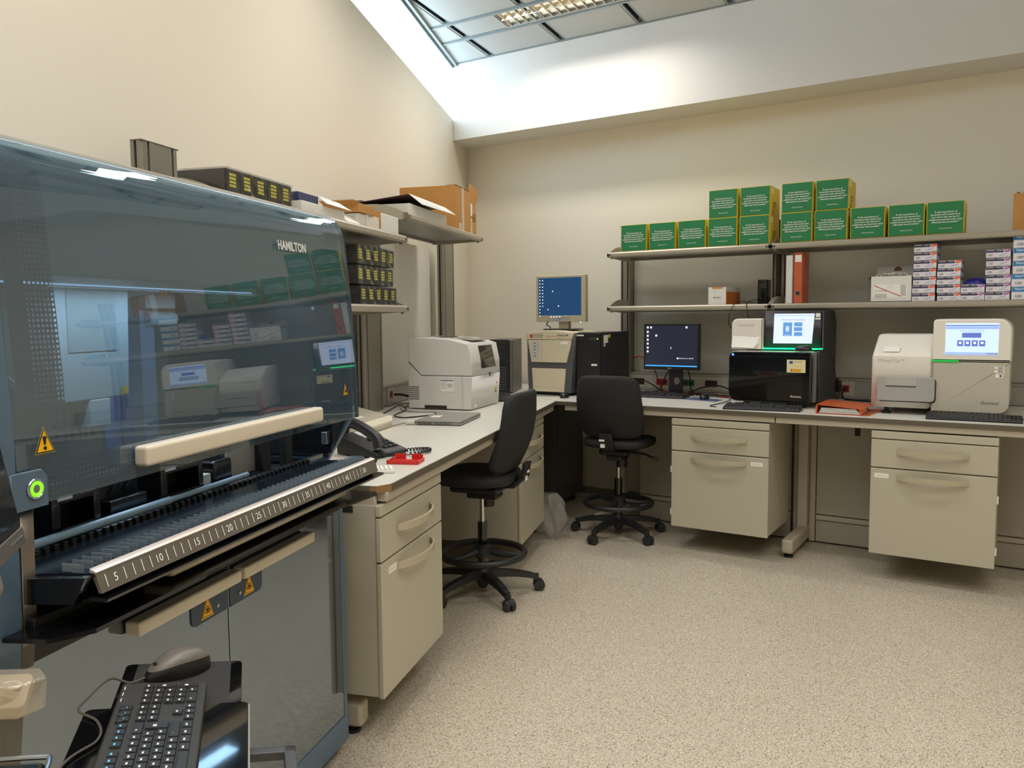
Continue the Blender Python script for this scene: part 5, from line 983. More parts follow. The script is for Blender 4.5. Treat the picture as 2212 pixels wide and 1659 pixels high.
# ================================================================== two high swivel stools
M_FAB = mat('black_upholstery', '#1f1f20', .75, var=.10, scale=160, bump=.15, bscale=900); M_CHP = mat('stool_plastic', '#202022', .45, var=.04); M_CHR = mat('chrome', '#c8c8c8', .15, metal=1); M_WHEEL = mat('caster_black', '#29292b', .4)
def stool(label, loc, rz, legs):
    """swivel stool, local +y = the way the sitter faces; legs = angle of the first caster relative to the floor frame"""
    t = thing('swivel_stool', label, 'stool', loc, rz, group='black high swivel stools')
    zs = .60
    def seat(u, v):
        a = 2*math.pi*u; c, s = math.cos(a), math.sin(a); k = (abs(c)**3.2+abs(s)**3.2)**(-1/3.2)
        x, y = .225*k*c, .03+.225*k*s
        prof = [(0, 0.012), (.25, .0), (.8, .004), (.97, .014), (1.0, .035), (.97, .058), (.85, .068), (.5, .064), (0, .060)]
        f = v*(len(prof)-1); i = min(int(f), len(prof)-2); q = f-i; r = prof[i][0]*(1-q)+prof[i+1][0]*q; h = prof[i][1]*(1-q)+prof[i+1][1]*q
        return (x*r, .03+(y-.03)*r, zs+h-.020*max(0, (y*r-.12)/.13)**2*(1 if v > .4 else .6))
    B().grid(seat, 36, 25, closed_u=True).done('seat', M_FAB, t, local=True, smooth=60)
    def back(u, v):
        a = 2*math.pi*u; c, s = math.cos(a), math.sin(a); p = 7.0; k = (abs(c)**p+abs(s)**p)**(-1/p)
        hw = .224; hh = .200; r = [0, .55, .9, .985, 1.0, .985, .9, .5, 0]; d = [0, .0, .003, .012, .026, .040, .050, .053, .053]
        f = v*(len(r)-1); i = min(int(f), len(r)-2); q = f-i; rr = r[i]*(1-q)+r[i+1]*q; dd = d[i]*(1-q)+d[i+1]*q
        x = hw*k*c*rr*(1-.06*max(0, s*k*rr)); z = hh*k*s*rr
        bow = -.065*(x/hw)**2; lean = -.10*(z/hh)*.5-.02*math.cos(2.2*z/hh)
        return (x, -.200-dd-bow+lean, .887+z-.012*(1-(x/hw)**2)*(1 if z < 0 else -.5))
    B().grid(back, 44, 25, closed_u=True).done('backrest', M_FAB, t, local=True, smooth=60)
    B().prism([(-.190, .585), (-.250, .640), (-.262, .72), (-.238, .72), (-.228, .650), (-.18, .605), (-.02, .60), (-.02, .575)], 0, -.045, .045, .006).done('back_bar', M_CHP, t, local=True)
    B().box(-.04, -.004, -.2645, -.262, .670, .682).done('sticker', WHITE, t, local=True, smooth=0); B().box(-.035, -.005, -.2535, -.250, .628, .652).done('sticker', WHITE, t, local=True, smooth=0)
    B().box(-.10, .10, -.12, .15, .555, .598, .018).box(-.055, .055, -.10, .07, .520, .558, .012).done('mechanism', M_CHP, t, local=True); B().cyl((.03, -.02, .47), (.03, -.02, .53), .036, n=16).done('tension_knob', M_CHP, t, local=True)
    B().tube(smooth_path([(.06, .05, .555), (.15, .07, .55), (.21, .05, .535), (.26, .06, .525)], 5), [.008]*11+[.011]*5, 8).done('lever', M_CHP, t, local=True)
    B().cyl((0, 0, .38), (0, 0, .53), .014, n=18).done('gas_piston', M_CHR, t, local=True); B().cyl((0, 0, .10), (0, 0, .39), .026, n=20).done('column', M_BLKG, t, local=True)
    B().torus((0, 0, .222), .222, .0175, 44, 10).done('foot_ring', M_CHP, t, local=True); B().lathe([(.027, .20), (.05, .205), (.05, .255), (.03, .268), (.027, .27)], n=20).done('ring_hub', M_CHP, t, local=True)
    for k in range(3):
        a = 2*math.pi*k/3+.5; c, s = math.cos(a), math.sin(a); B().tube([(.04*c, .04*s, .235), (.12*c, .12*s, .222), (.21*c, .21*s, .222)], [.022, .018, .013], 8).done('ring_spoke', M_CHP, t, local=True)
    B().lathe([(.02, .035), (.028, .05), (.045, .09), (.045, .125), (.03, .14), (.027, .14)], n=20).done('base_hub', M_CHP, t, local=True)
    a1 = w1 = None
    for k in range(5):
        a = math.radians(legs+72*k)-rz-(LA if FR[0] is LM else 0)*0
        R = Matrix.Rotation(a, 4, 'Z')
        if a1 is None:
            n = 8; vs = []; fs = []
            for i in range(n+1):
                f = i/n; x = .03+.265*f; w = .028-.010*f; zt = .128-.040*f**2.2; zb = zt-.038+.012*f
                if i == n: zt -= .006
                vs += [(x, -w, zb), (x, w, zb), (x, w*.75, zt), (x, -w*.75, zt)]
            for i in range(n):
                for q in range(4): fs.append((i*4+q, i*4+(q+1) % 4, i*4+4+(q+1) % 4, i*4+4+q))
            fs += [(3, 2, 1, 0), (n*4, n*4+1, n*4+2, n*4+3)]
            a1 = B().mesh(vs, fs).cyl((.288, 0, .05), (.288, 0, .090), .015, n=12).done('base_arm', M_CHP, t, local=True, smooth=50); a1.matrix_basis = R; WM[a1] = WM[t] @ R
            w1 = B().cyl((.303, -.026, .029), (.303, -.005, .029), .029, n=22).cyl((.303, .005, .029), (.303, .026, .029), .029, n=22).prism([(.278, .03), (.282, .052), (.30, .063), (.318, .061), (.330, .046), (.331, .036)], 1, -.012, .012).done('caster', M_WHEEL, t, local=True, smooth=40)
            w1.matrix_basis = R; WM[w1] = WM[t] @ R
        else: rep(a1, t, R); rep(w1, t, R)
    return t
FR[0] = LM
stool('black high stool side-on to the left bench', (1.006, -2.975, 0), math.pi/2-.06, -48)
FR[0] = I4
stool('black high stool with its back to the room at the bench corner', (1.988, -1.089, 0), .10, -26)
# ================================================================== pipetting robot in the foreground (left-wall frame)
FR[0] = LM
M_BG = mat('robot_bluegrey', '#5b7287', .38, metal=.25, var=.02); M_BGD = mat('robot_dark_blue', '#3b4a5a', .4, metal=.2); M_CRM = mat('robot_cream', '#d6cbb6', .4, var=.01); M_KG = mat('robot_black', '#0e0e10', .22, coat=.3); M_KM = mat('robot_black_matt', '#151517', .5)
M_MTL = mat('robot_steel', '#aab0b6', .22, metal=.9, var=.03); M_DMTL = mat('tray_metal', '#5c6b7c', .16, metal=.95, var=.12, scale=9); M_GREYW = mat('robot_grey_cover', '#aeb3b1', .45); M_BLUEP = mat('robot_blue_panel', '#4a78c8', .4)
M_RGL = glassmat('robot_window_glass', '#c6d8e2', refl=.95, ior=2.1, haze=.13, film='#86a0b0'); M_CLR2 = glassmat('fin_acrylic', '#dfe6ea', refl=.8, ior=1.35, rough=.05, haze=.38, film='#9fb0bb')
M_DOOR = mat('mirror_door', '#8a959f', .07, metal=.92, var=.02); M_RYEL = mat('warning_yellow', '#f2b705', .45); M_RBLK = mat('warning_black', '#1a1712', .5)
rb = thing('liquid_handler', 'large blue-grey pipetting robot with a glass front and numbered loading tray', 'lab robot', (.6, -5.3, 0))
YR, YL = -4.60, -6.12
def side(y0, y1, m, name='side_panel'):
    return B().prism([(.20, .10), (1.0, .10), (1.005, .84), (.965, .88), (.975, 1.0), (1.062, 1.14), (1.058, 1.40), (1.030, 1.735), (.97, 1.79), (.20, 1.79)], 1, y0, y1, .004).done(name, m, rb)
side(YR-.022, YR, M_BG); side(YL, YL+.022, M_BG)
B().prism([(.32, 1.02), (.985, 1.02), (1.045, 1.15), (1.04, 1.40), (1.015, 1.54), (.32, 1.54)], 1, YR-.036, YR-.0225).done('inner_panel', M_KM, rb)
B().box(.86, 1.0, YR-.040, YR-.036, 1.03, 1.14).done('inner_bracket', M_KG, rb); B().box(.975, .995, YR-.060, YR-.036, 1.06, 1.10, .002).done('latch', M_MTL, rb)
for z in (1.18, 1.30, 1.50): B().cyl((.95, YR-.045, z), (.95, YR-.036, z), .006, n=10).done('screw', M_MTL, rb)
# left front pillar
B().prism([(.90, .86), (1.075, .86), (1.085, .95), (1.09, 1.30), (1.070, 1.60), (1.04, 1.74), (.98, 1.79), (.90, 1.79)], 1, YL+.023, -5.935, .006).done('front_pillar', M_BG, rb)
B().prism([(.90, .862), (1.07, .862), (1.083, .95), (1.088, 1.145), (.90, 1.145)], 1, -5.934, -5.905, .002).done('pillar_cheek', mat('pillar_cheek', '#8a8078', .2, metal=.8), rb)
bp_ = B().prism([(-5.955, 1.144), (-5.880, 1.144), (-5.880, 1.196), (-5.892, 1.210), (-5.955, 1.210)], 0, 1.088, 1.096, .002).done('button_plate', M_BG, rb)
B().torus((1.098, -5.908, 1.178), .0155, .003, 28, 8, ax=0).done('button_bezel', M_MTL, rb); B().torus((1.0985, -5.908, 1.178), .0105, .0032, 24, 8, ax=0).done('lit_ring', mat('ring_green', '#6be01e', .4, emit='#5ee010', estr=2.2), rb); B().cyl((1.096, -5.908, 1.178), (1.0995, -5.908, 1.178), .0075, n=18).done('power_button', M_MTL, rb)
# roof and header
B().box(.20, .95, YL+.023, YR-.023, 1.765, 1.79, .004).done('roof', M_BG, rb)
B().box(.74, 1.0, -5.93, YR-.038, 1.552, 1.762, .006).done('header', mat('robot_header', '#a9b2b1', .45), rb); B().box(.20, .24, YL+.03, YR-.03, 1.56, 1.76).done('rear_beam', M_GREYW, rb)
# curved front window
def gprof(v):
    pts = [(1.078, 1.146), (1.074, 1.30), (1.066, 1.45), (1.052, 1.62), (1.044, 1.705), (1.034, 1.745), (1.014, 1.776), (.985, 1.793), (.955, 1.797)]
    f = v*(len(pts)-1); i = min(int(f), len(pts)-2); q = f-i; return (pts[i][0]*(1-q)+pts[i+1][0]*q, pts[i][1]*(1-q)+pts[i+1][1]*q)
gw = B().grid(lambda u, v: (gprof(v)[0], -5.93+u*1.318, gprof(v)[1]), 2, 25).done('front_window', M_RGL, rb, smooth=60, solid=-.006)
B().tube([(gprof(v/24)[0]+.001, YR-.010, gprof(v/24)[1]) for v in range(25)], .007, 8).done('window_edge', M_BGD, rb)
def dots_mat():
    m = bpy.data.materials.new('dot_frit'); m.use_nodes = True; N = m.node_tree.nodes; L = m.node_tree.links; b = N['Principled BSDF']; out = [n for n in N if n.type == 'OUTPUT_MATERIAL'][0]
    b.inputs['Base Color'].default_value = srgb('#39506a')+(1,); b.inputs['Roughness'].default_value = .5
    tc = N.new('ShaderNodeTexCoord'); mp = N.new('ShaderNodeMapping'); mp.inputs['Scale'].default_value = (0, 105, 105); L.new(tc.outputs['Object'], mp.inputs[0])
    vo = N.new('ShaderNodeTexVoronoi'); vo.inputs['Scale'].default_value = 1.0; vo.inputs['Randomness'].default_value = 0; L.new(mp.outputs[0], vo.inputs['Vector'])
    r = N.new('ShaderNodeMapRange'); r.inputs[1].default_value = .27; r.inputs[2].default_value = .31; L.new(vo.outputs['Distance'], r.inputs[0])
    tr = N.new('ShaderNodeBsdfTransparent'); ms = N.new('ShaderNodeMixShader'); L.new(r.outputs[0], ms.inputs[0]); L.new(tr.outputs[0], ms.inputs[1]); L.new(b.outputs[0], ms.inputs[2]); L.new(ms.outputs[0], out.inputs[0]); return m
M_DOT = dots_mat()
def gstrip(y0, y1, v0, v1, m, name, off=-.0075, n=14): return B().grid(lambda u, v: (gprof(v0+(v1-v0)*v)[0]+off, y0+u*(y1-y0), gprof(v0+(v1-v0)*v)[1]), 2, n).done(name, m, gw, smooth=60)
gstrip(-5.865, -5.80, 0, .70, M_DOT, 'dotted_border'); gstrip(YR-.10, YR-.05, 0, .60, M_DOT, 'dotted_border'); gstrip(-5.80, YR-.10, 0, .055, M_DOT, 'dotted_border', n=3)
gstrip(-5.905, -5.865, 0, .70, mat('frit_solid', '#3f566c', .5), 'solid_border'); gstrip(YR-.05, YR-.025, 0, .72, MATS['frit_solid'], 'solid_border'); gstrip(-5.905, YR-.025, .575, .60, MATS['frit_solid'], 'solid_border', n=3)
# handle, signs, maker's name
B().box(1.083, 1.118, -5.652, -4.906, 1.170, 1.212, .008, 3).done('window_handle', M_CRM, rb)
def tri(c, w, h, d, mark, tilt=.035, par=None):
    y, z = c; x = d
    t1 = B().mesh([(x, y-w/2, z), (x, y+w/2, z), (x-h*tilt, y, z+h)], [(0, 1, 2)]).xf(Matrix.Identity(4)).done('warning_sign', M_RYEL, par or rb, smooth=0)
    for s, m_, o in ((.84, M_RBLK, .0006), (.74, M_RYEL, .0010)):
        cz = z+h/3; B().mesh([(x+o-(cz-h/3*s-z)*tilt, y-w/2*s, cz-h/3*s), (x+o-(cz-h/3*s-z)*tilt, y+w/2*s, cz-h/3*s), (x+o-(cz+2*h/3*s-z)*tilt, y, cz+2*h/3*s)], [(0, 1, 2)]).done('sign_border', m_, t1, smooth=0)
    if mark == '!':
        B().prism([(y-.004, z+h*.62), (y-.0022, z+h*.32), (y+.0022, z+h*.32), (y+.004, z+h*.62)], 0, x+.0008-.4*h*tilt, x+.0014-.4*h*tilt).done('mark', M_RBLK, t1, smooth=0); B().cyl((x+.0006-.2*h*tilt, y, z+h*.2), (x+.0014-.2*h*tilt, y, z+h*.2), .0036, n=12).done('mark', M_RBLK, t1, smooth=0)
    else:
        for a in (90, 210, 330): B().torus((x+.0016-.35*h*tilt, y+.10*w*math.cos(math.radians(a)), z+h*.34+.10*w*math.sin(math.radians(a))), .095*w, .0009, 16, 5, ax=0).done('mark', M_RBLK, t1)
        B().torus((x+.0016-.35*h*tilt, y, z+h*.34), .06*w, .0007, 14, 5, ax=0).done('mark', M_RBLK, t1)
    return t1
tri((-5.868, 1.232), .047, .050, 1.0815, '!'); tri((-4.695, 1.226), .030, .036, 1.083, 'bio')
hl = letter(rb, 'HAMILTON', .034, (1.062, -5.036, 1.667), (0, 1, 0), (-.07, 0, 1), mat('letter_silver', '#d9d9d6', .35), 'LEFT', width=.152, bold=.0012, name='maker_lettering')
# inside: deck, carriers, arms
B().box(.24, .99, YL+.03, YR-.04, .985, 1.0).done('deck', M_KG, rb)
for k in range(9): B().box(.34, .94, -5.66+.115*k, -5.60+.115*k, 1.0, 1.016, .002).done('deck_carrier', M_KM if k % 2 else M_KG, rb)
for k in range(14): B().cyl((.52+.12*(k % 4), -5.62+.07*k, 1.016), (.52+.12*(k % 4), -5.62+.07*k, 1.04), .004, n=8).done('deck_pin', M_MTL, rb)
def carrier(y0, y1, z1, kind):
    t = B().box(.80, .90, y0, y1, 1.0, z1, .004).done('labware_carrier', M_KM, rb); f = .968
    if kind == 'window':
        z0, wz0, wz1, wy0, wy1 = 1.035, 1.052, z1-.026, y0+.022, y1-.018
        B().box(.90, f, y0, wy0, z0, z1, .003).done('carrier_grip', M_KG, t); B().box(.90, f, wy1, y1, z0, z1, .003).done('carrier_grip', M_KG, t); B().box(.90, f, wy0, wy1, wz1, z1, .002).done('carrier_grip', M_KG, t); B().box(.90, f, wy0, wy1, z0, wz0, .002).done('carrier_grip', M_KG, t)
        B().box(f, f+.0008, y0+.014, y0+.052, z1-.019, z1-.008).done('barcode_label', WHITE, t, smooth=0); letter(t, 'PLT_CAR_L5MD', .006, (f+.0008, y0+.072, z1-.012), (0, 1, 0), (0, 0, 1), WHITE)
    else:
        B().box(.90, f-.01, y0, y1, 1.035, 1.075, .003).done('carrier_grip', M_KG, t); B().box(.90, .93, y0, y1, 1.075, z1, .003).done('carrier_back', M_KM, t)
        for k in range(4):
            yy_ = y0+.02+.022*k; B().mesh([(.931, yy_, 1.075), (.931, yy_+.024, 1.075), (.95, yy_+.012+.006*(-1)**k, z1-.012)], [(0, 1, 2)]).done('spike_tab', M_KM, t, smooth=0, solid=.003)
    return t
carrier(-5.745, -5.617, 1.128, 'window'); carrier(-5.577, -5.462, 1.128, 'tabs'); carrier(-5.425, -5.266, 1.128, 'window')
B().box(.88, .965, -5.215, -5.135, 1.035, 1.10, .010).done('pump_module', M_KG, rb); B().box(.90, .962, -5.262, -5.228, 1.03, 1.072, .002).done('sensor_block', M_LGT, rb)
B().box(.93, .937, -5.12, -4.985, 1.035, 1.135, .001).done('steel_plate', mat('plate_cream', '#bdb5a6', .35, metal=.4), rb); B().box(.935, .965, -4.985, -4.945, 1.03, 1.14, .002).done('guide_rail', M_KM, rb); B().box(.94, .965, -4.86, -4.825, 1.02, 1.16, .002).done('guide_rail', M_KM, rb)
B().tube([(.985, -5.90, 1.045), (.985, -5.42, 1.045)], .009, 12).tube([(.985, -5.42, 1.045), (.985, -5.10, 1.045)], .007, 12).done('rail_tube', mat('rail_blue', '#8ea6b4', .35), rb)
B().box(.966, .980, -5.90, -4.66, 1.018, 1.030, .001).done('rail_bar', M_MTL, rb)
# arm covers and columns seen through the window
ac = B().prism([(-5.46, 1.27), (-5.22, 1.27), (-5.205, 1.60), (-5.205, 1.75), (-5.46, 1.75)], 0, .45, .72, .004).done('pipetting_arm', M_GREYW, rb)
B().box(.7205, .722, -5.42, -5.26, 1.39, 1.56).done('arm_recess', mat('arm_recess', '#9aa09d', .5), ac); B().box(.60, .72, -5.36, -5.29, 1.20, 1.27, .004).done('channel_head', M_LGT, ac); B().box(.722, .724, -5.25, -5.23, 1.275, 1.295).done('arm_sticker', M_RYEL, ac, smooth=0)
for k in range(6): B().cyl((.66, -5.40+.022*k, 1.17), (.66, -5.40+.022*k, 1.27), .005, n=8).done('channel_tip', M_KM, ac)
B().box(.42, .50, -4.86, -4.77, 1.0, 1.76, .004).done('rear_column', mat('column_brown', '#4f4a45', .4), rb); B().box(.52, .60, -5.02, -4.96, 1.0, 1.76, .003).done('z_axis', mat('axis_steel_blue', '#9fb3cc', .25, metal=.6), rb); B().box(.50, .515, -5.08, -5.00, 1.02, 1.45, .002).done('blue_guard', M_BLUEP, rb)
B().cyl((.60, -5.00, 1.47), (.60, -4.88, 1.47), .022, n=14).done('axis_motor', M_GREYW, rb); B().box(.60, .63, -5.03, -4.90, 1.50, 1.60, .003).done('axis_carriage', M_GREYW, rb); B().box(.631, .632, -4.97, -4.94, 1.535, 1.56).done('arm_sticker', M_RYEL, rb, smooth=0)
B().tube(smooth_path([(.95, -5.86, 1.62), (.93, -5.86, 1.50), (.90, -5.82, 1.40), (.84, -5.72, 1.335), (.76, -5.62, 1.32)], 8), .022, 10).done('cable_chain', mat('cable_sleeve', '#2c3f52', .6), rb)
B().box(.222, .228, YL+.03, YR-.03, 1.0, 1.56).done('rear_glass', glassmat('rear_acrylic', '#cfe0ea', refl=.6, ior=1.4), rb, smooth=0)
# deck lighting strip under the header
B().box(.75, .765, -5.80, YR-.10, 1.5485, 1.5515).done('deck_light', mat('deck_led', '#dfe9ff', .4, emit='#cfe0ff', estr=1.2), rb, smooth=0)
ld = bpy.data.lights.new('deck_lamp', 'AREA'); ld.shape = 'RECTANGLE'; ld.size = .05; ld.size_y = 1.05; ld.energy = 5.0; ld.color = (.72, .84, 1.0)
lo = bpy.data.objects.new('deck_lamp', ld); lo.matrix_basis = LM @ Matrix.Translation((.815, -5.23, 1.543)); COL.objects.link(lo)
# loading tray
B().prism([(.965, 1.014), (1.208, 1.030), (1.208, 1.036), (.965, 1.020)], 1, -5.905, -4.745).done('loading_tray', M_DMTL, rb, smooth=0)
B().prism([(.93, .965), (1.18, .985), (1.206, 1.034), (.93, 1.012)], 1, -5.925, -5.906, .002).done('tray_cheek', M_KG, rb); B().prism([(.93, .965), (1.18, .985), (1.206, 1.034), (.93, 1.012)], 1, -4.744, -4.728, .002).done('tray_cheek', M_KG, rb)
for x, z in ((1.02, .998), (1.05, .996), (1.075, 1.004)): B().cyl((x, -5.9285, z), (x, -5.925, z), .0042, n=10).done('screw', M_MTL, rb)
trk = lambda n: -5.865+(n-5)*.0225
fin = peg = None
for n in range(4, 55):
    y = trk(n)
    if -5.90 < y-.011 < -4.76:
        m_ = Matrix.Translation((0, y-.011, 0))
        mloc = WM[rb].inverted() @ FR[0] @ m_ @ FR[0].inverted() @ WM[rb]
        if fin is None:
            fin = B().box(1.135, 1.178, y-.0122, y-.0102, 1.0335, 1.0475).done('track_fin', M_CLR2, rb, smooth=0); peg = B().box(.972, .992, y-.015, y-.004, 1.018, 1.030, .002).done('track_peg', M_KG, rb); y_ref = y
        else:
            mt = Matrix.Translation((0, y-y_ref, 0)); rep(fin, rb, mt); rep(peg, rb, mt)
for n, m_ in ((4.6, 'r'), (8.9, 'r'), (10.7, 'r'), (14.6, 'r'), (16.8, 'r'), (21.2, 'r'), (24.0, 'y'), (28.0, 'y')): B().lathe([(.0001, 1.0348), (.0058, 1.0348), (.0062, 1.037), (.0001, 1.0372)], c=(1.193, trk(n), .0004), n=14).done('track_marker', M_RR if m_ == 'r' else M_RYEL, rb)
# number scale
SF = lambda h: (1.2085+.010*h/.03, 1.036-h)      # sloping face of the scale
B().prism([SF(0), SF(.034), (SF(.034)[0]-.006, SF(.034)[1]), (1.200, 1.036)], 1, -5.905, -4.765).done('track_scale', mat('scale_grey', '#6d675e', .35, metal=.3), rb, smooth=0)
B().prism([(1.196, 1.0365), (1.209, 1.0355), (1.2095, 1.039), (1.197, 1.044)], 1, -5.905, -4.765, .001).done('scale_edge', mat('scale_edge_white', '#efe4dc', .2, metal=.3), rb)
tk = None
for n in range(4, 55):
    y = trk(n)-.0
    if n % 5 == 0:
        if n <= 50: letter(rb, str(n), .021, (SF(.017)[0]+.0012, y, SF(.017)[1]), (0, 1, 0), (-.33, 0, 1), WHITE, 'CENTER', name='track_number')
    elif n < 51:
        if tk is None: tk = B().mesh([(SF(.006)[0]+.001, y-.0009, SF(.006)[1]), (SF(.006)[0]+.001, y+.0009, SF(.006)[1]), (SF(.027)[0]+.001, y+.0009, SF(.027)[1]), (SF(.027)[0]+.001, y-.0009, SF(.027)[1])], [(0, 1, 2, 3)]).done('track_tick', WHITE, rb, smooth=0); tk0 = y
        else: rep(tk, rb, Matrix.Translation((0, y-tk0, 0)))
# under-tray: rail, cream pull, black drip tray
B().prism([(1.155, .985), (1.224, .985), (1.227, .991), (1.165, .996)], 1, -5.90, -4.735).done('tray_lip', M_KG, rb); B().box(1.10, 1.175, -5.665, -4.885, .950, .970, .008, 3).done('tray_pull', M_CRM, rb)
B().box(.90, 1.10, -5.93, -4.68, .935, .955, .003).done('tray_frame', M_KM, rb); B().box(1.045, 1.075, -5.80, -5.74, .922, .952, .004).done('slide_block', M_KG, rb)
for k, (y, z) in enumerate(((-5.79, .937), (-5.765, .93), (-5.752, .944), (-5.775, .945))): B().cyl((1.075, y, z), (1.0775, y, z), .0035, n=8).done('screw', M_MTL, rb)
B().prism([(-5.985, 1.05), (-5.965, 1.16), (-5.905, 1.205), (-5.60, 1.205), (-5.585, 1.19), (-4.98, 1.19), (-4.955, 1.205), (-4.79, 1.225), (-4.775, 1.215), (-4.775, 1.05)], 2, 0, 1).xf(Matrix(((0, 1, 0, 0), (1, 0, 0, 0), (0, 0, .008, .932), (0, 0, 0, 1)))).done('drip_tray', M_KG, rb, smooth=0)
B().box(.95, 1.06, -5.98, -4.70, .860, .93, .003).done('slide_housing', M_KM, rb)
for (y, z) in ((-5.955, .905), (-5.935, .895), (-5.945, .88), (-5.965, .885)): B().cyl((1.06, y, z), (1.0635, y, z), .0045, n=8).done('screw', M_MTL, rb)
# lower cabinet with two mirror doors
B().box(.22, .985, YL+.025, YR-.025, .10, .858, .003).done('lower_body', M_BGD, rb)
for y0, y1, h0, h1 in ((-5.905, -5.2545, -5.625, -5.250), (-5.2505, YR-.028, -5.235, -4.868)):
    d_ = B().box(.988, 1.016, y0, y1, .135, .852, .003).done('door', M_DOOR, rb); B().box(1.018, 1.058, h0, h1, .800, .832, .006, 2).done('door_pull', M_CRM, d_)
    py0, py1 = (-5.405, -5.256) if y0 < -5.3 else (-5.249, -5.10)
    pl_ = B().prism(roundrect(py0, py1, .730, .799, [.018 if y0 < -5.3 else 0, 0 if y0 < -5.3 else .018, 0, 0]), 0, 1.0162, 1.019).done('sign_plate', M_BGD, d_, smooth=0)
    cy = -5.345 if y0 < -5.3 else -5.165
    tri((cy, .738), .050, .056, 1.020, 'bio', 0.0, d_)
    for z in (.753, .788): sy = cy+.042 if y0 < -5.3 else cy-.042; B().cyl((1.019, sy, z), (1.0215, sy, z), .005, n=10).done('screw', M_MTL, d_)
B().box(.985, 1.018, YR-.027, YR-.005, .10, .856, .003).done('door_post', M_BG, rb); B().box(.985, 1.018, YL+.02, -5.908, .10, .856, .003).done('door_post', M_BG, rb)
B().box(.30, 1.02, YL+.01, YR-.003, .045, .134, .006).done('plinth', M_BG, rb)
for q in ((.40, YL+.10), (.95, YL+.10), (.40, YR-.10), (.95, YR-.10)): B().cyl((q[0], q[1], 0), (q[0], q[1], .05), .03, n=14).done('foot', M_RUB, rb)
# wiring seen through the gap by the pillar
for k, (m_, z) in enumerate(((M_GRY, .955), (M_YL, .962), (M_RBLK, .95))): B().tube(smooth_path([(.90, -5.94, z-.05), (.98, -5.935, z-.02), (1.02, -5.93, z-.03), (1.03, -5.925, z-.07)], 5), .004, 6).done('wiring', m_, rb)
tip_pack('pack of black tip racks seen through the robot window', (.530, -4.225, ZA), .0)
# ================================================================== keyboard arm in front of the robot
FR[0] = I4
KO = Vector((3.06353, -5.27386, .87762)); E1 = Vector((-.770585, .637024, -.02)).normalized(); E2 = Vector((.6355, .7656, -.0998)); E2 = (E2-E1*E2.dot(E1)).normalized(); EN = E2.cross(E1)
KR = Matrix((E2, E1, EN)).transposed()            # local x = towards the user, y = along the keyboard, z = up
M_TG = mat('tray_gloss', '#0c0d0f', .06, coat=.5); M_PAD = mat('mouse_pad', '#232324', .75, bump=.1, bscale=1500); M_KB2 = mat('keyboard_dark', '#2a2927', .55, var=.03); M_KC2 = mat('keycap_dark', '#232325', .42); M_KL = mat('key_legend', '#cfcfcf', .5); M_KLB = mat('key_legend_blue', '#67b7d8', .5)
def ptop(name, label, cat): return thing(name, label, cat, KO, R=KR)
t = ptop('keyboard_tray', 'glossy black swivel keyboard tray in front of the robot', 'keyboard tray')
B().prism(roundrect(-.045, .197, -.66, -.046, .012), 2, -.028, -.020, .002).done('keyboard_shelf', M_TG, t, local=True); B().prism(roundrect(-.012, .186, -.052, .155, [.004, .004, .012, .012]), 2, -.033, -.0285, .0015).done('mouse_shelf', M_TG, t, local=True); B().prism(roundrect(.008, .166, -.044, .148, .004), 2, -.0285, -.0262).done('pad', M_PAD, t, local=True, smooth=0)
B().box(.196, .1985, -.64, -.06, -.030, -.019).done('edge_strip', mat('edge_pale', '#8d857c', .3), t, local=True, smooth=0)
B().box(.02, .12, -.36, -.20, -.070, -.030, .006).done('tilt_block', M_KM, t, local=True)
br = B(); 
for b_ in ((.196, .268, -.170, -.150), (.196, .268, -.42, -.40), (.250, .268, -.42, -.150)): br.box(b_[0], b_[1], b_[2], b_[3], -.062, -.048, .002)
br.done('arm_loop', mat('arm_grey', '#3a3a3b', .4), t, local=True)
B().tube([(.07, -.30, -.06), (-.02, -.42, -.075), (-.16, -.62, -.085), (-.22, -.86, -.09)], .022, 10).done('support_arm', M_KM, t, local=True)
# keyboard with every key its own piece
t = ptop('keyboard', 'dark keyboard with white and blue key legends on the swivel tray', 'keyboard'); t['group'] = 'black keyboards on the benches'
KL, KD = .442, .130
B().prism([(0, -.0195), (KD, -.0195), (KD, -.006), (KD-.004, -.003), (.004, .0), (0, -.003)], 1, -KL, 0, .0015).done('case', M_KB2, t, local=True)
u = (KL-.022)/22.5; w = (KD-.024)/6.35; kc = {}
leg = 'ESC F1 F2'.split()
for (x, y, kw, kh) in key_rows():
    ya, xa = -KL+.011+x*u, .012+y*w; e = .0010
    key = (round(kw, 2), kh)
    z0 = -.0005-.0028*(xa/KD)
    m_ = Matrix.Translation((xa, ya, z0))
    if ya+kw*u < -.30: continue                    # beyond the picture edge
    if key not in kc:
        a, b = kh*w-2*e, kw*u-2*e; i_ = .0011
        o = B().mesh([(e, e, 0), (e+a, e, 0), (e+a, e+b, 0), (e, e+b, 0), (e+i_, e+i_, .0042), (e+a-i_, e+i_, .0038), (e+a-i_, e+b-i_, .0038), (e+i_, e+b-i_, .0042)], [(4, 5, 6, 7), (0, 1, 5, 4), (1, 2, 6, 5), (2, 3, 7, 6), (3, 0, 4, 7)]).done('key', M_KC2, t, local=True, smooth=0); o.matrix_basis = m_; WM[o] = WM[t] @ m_; kc[key] = o
    else: o = rep(kc[key], t, m_)
    blue = (15 < x < 18 and y < 1.0) or y == 0
    q = B().mesh([(xa+kh*w*.34, ya+kw*u*.22, z0+.0046), (xa+kh*w*.5, ya+kw*u*.22, z0+.0046), (xa+kh*w*.5, ya+min(kw*u*.55, .012), z0+.0046), (xa+kh*w*.34, ya+min(kw*u*.55, .012), z0+.0046)], [(0, 1, 2, 3)]).xf(Matrix.Translation(-Vector((xa, ya, z0)))).done('legend', M_KLB if blue else M_KL, o, local=True, smooth=0)
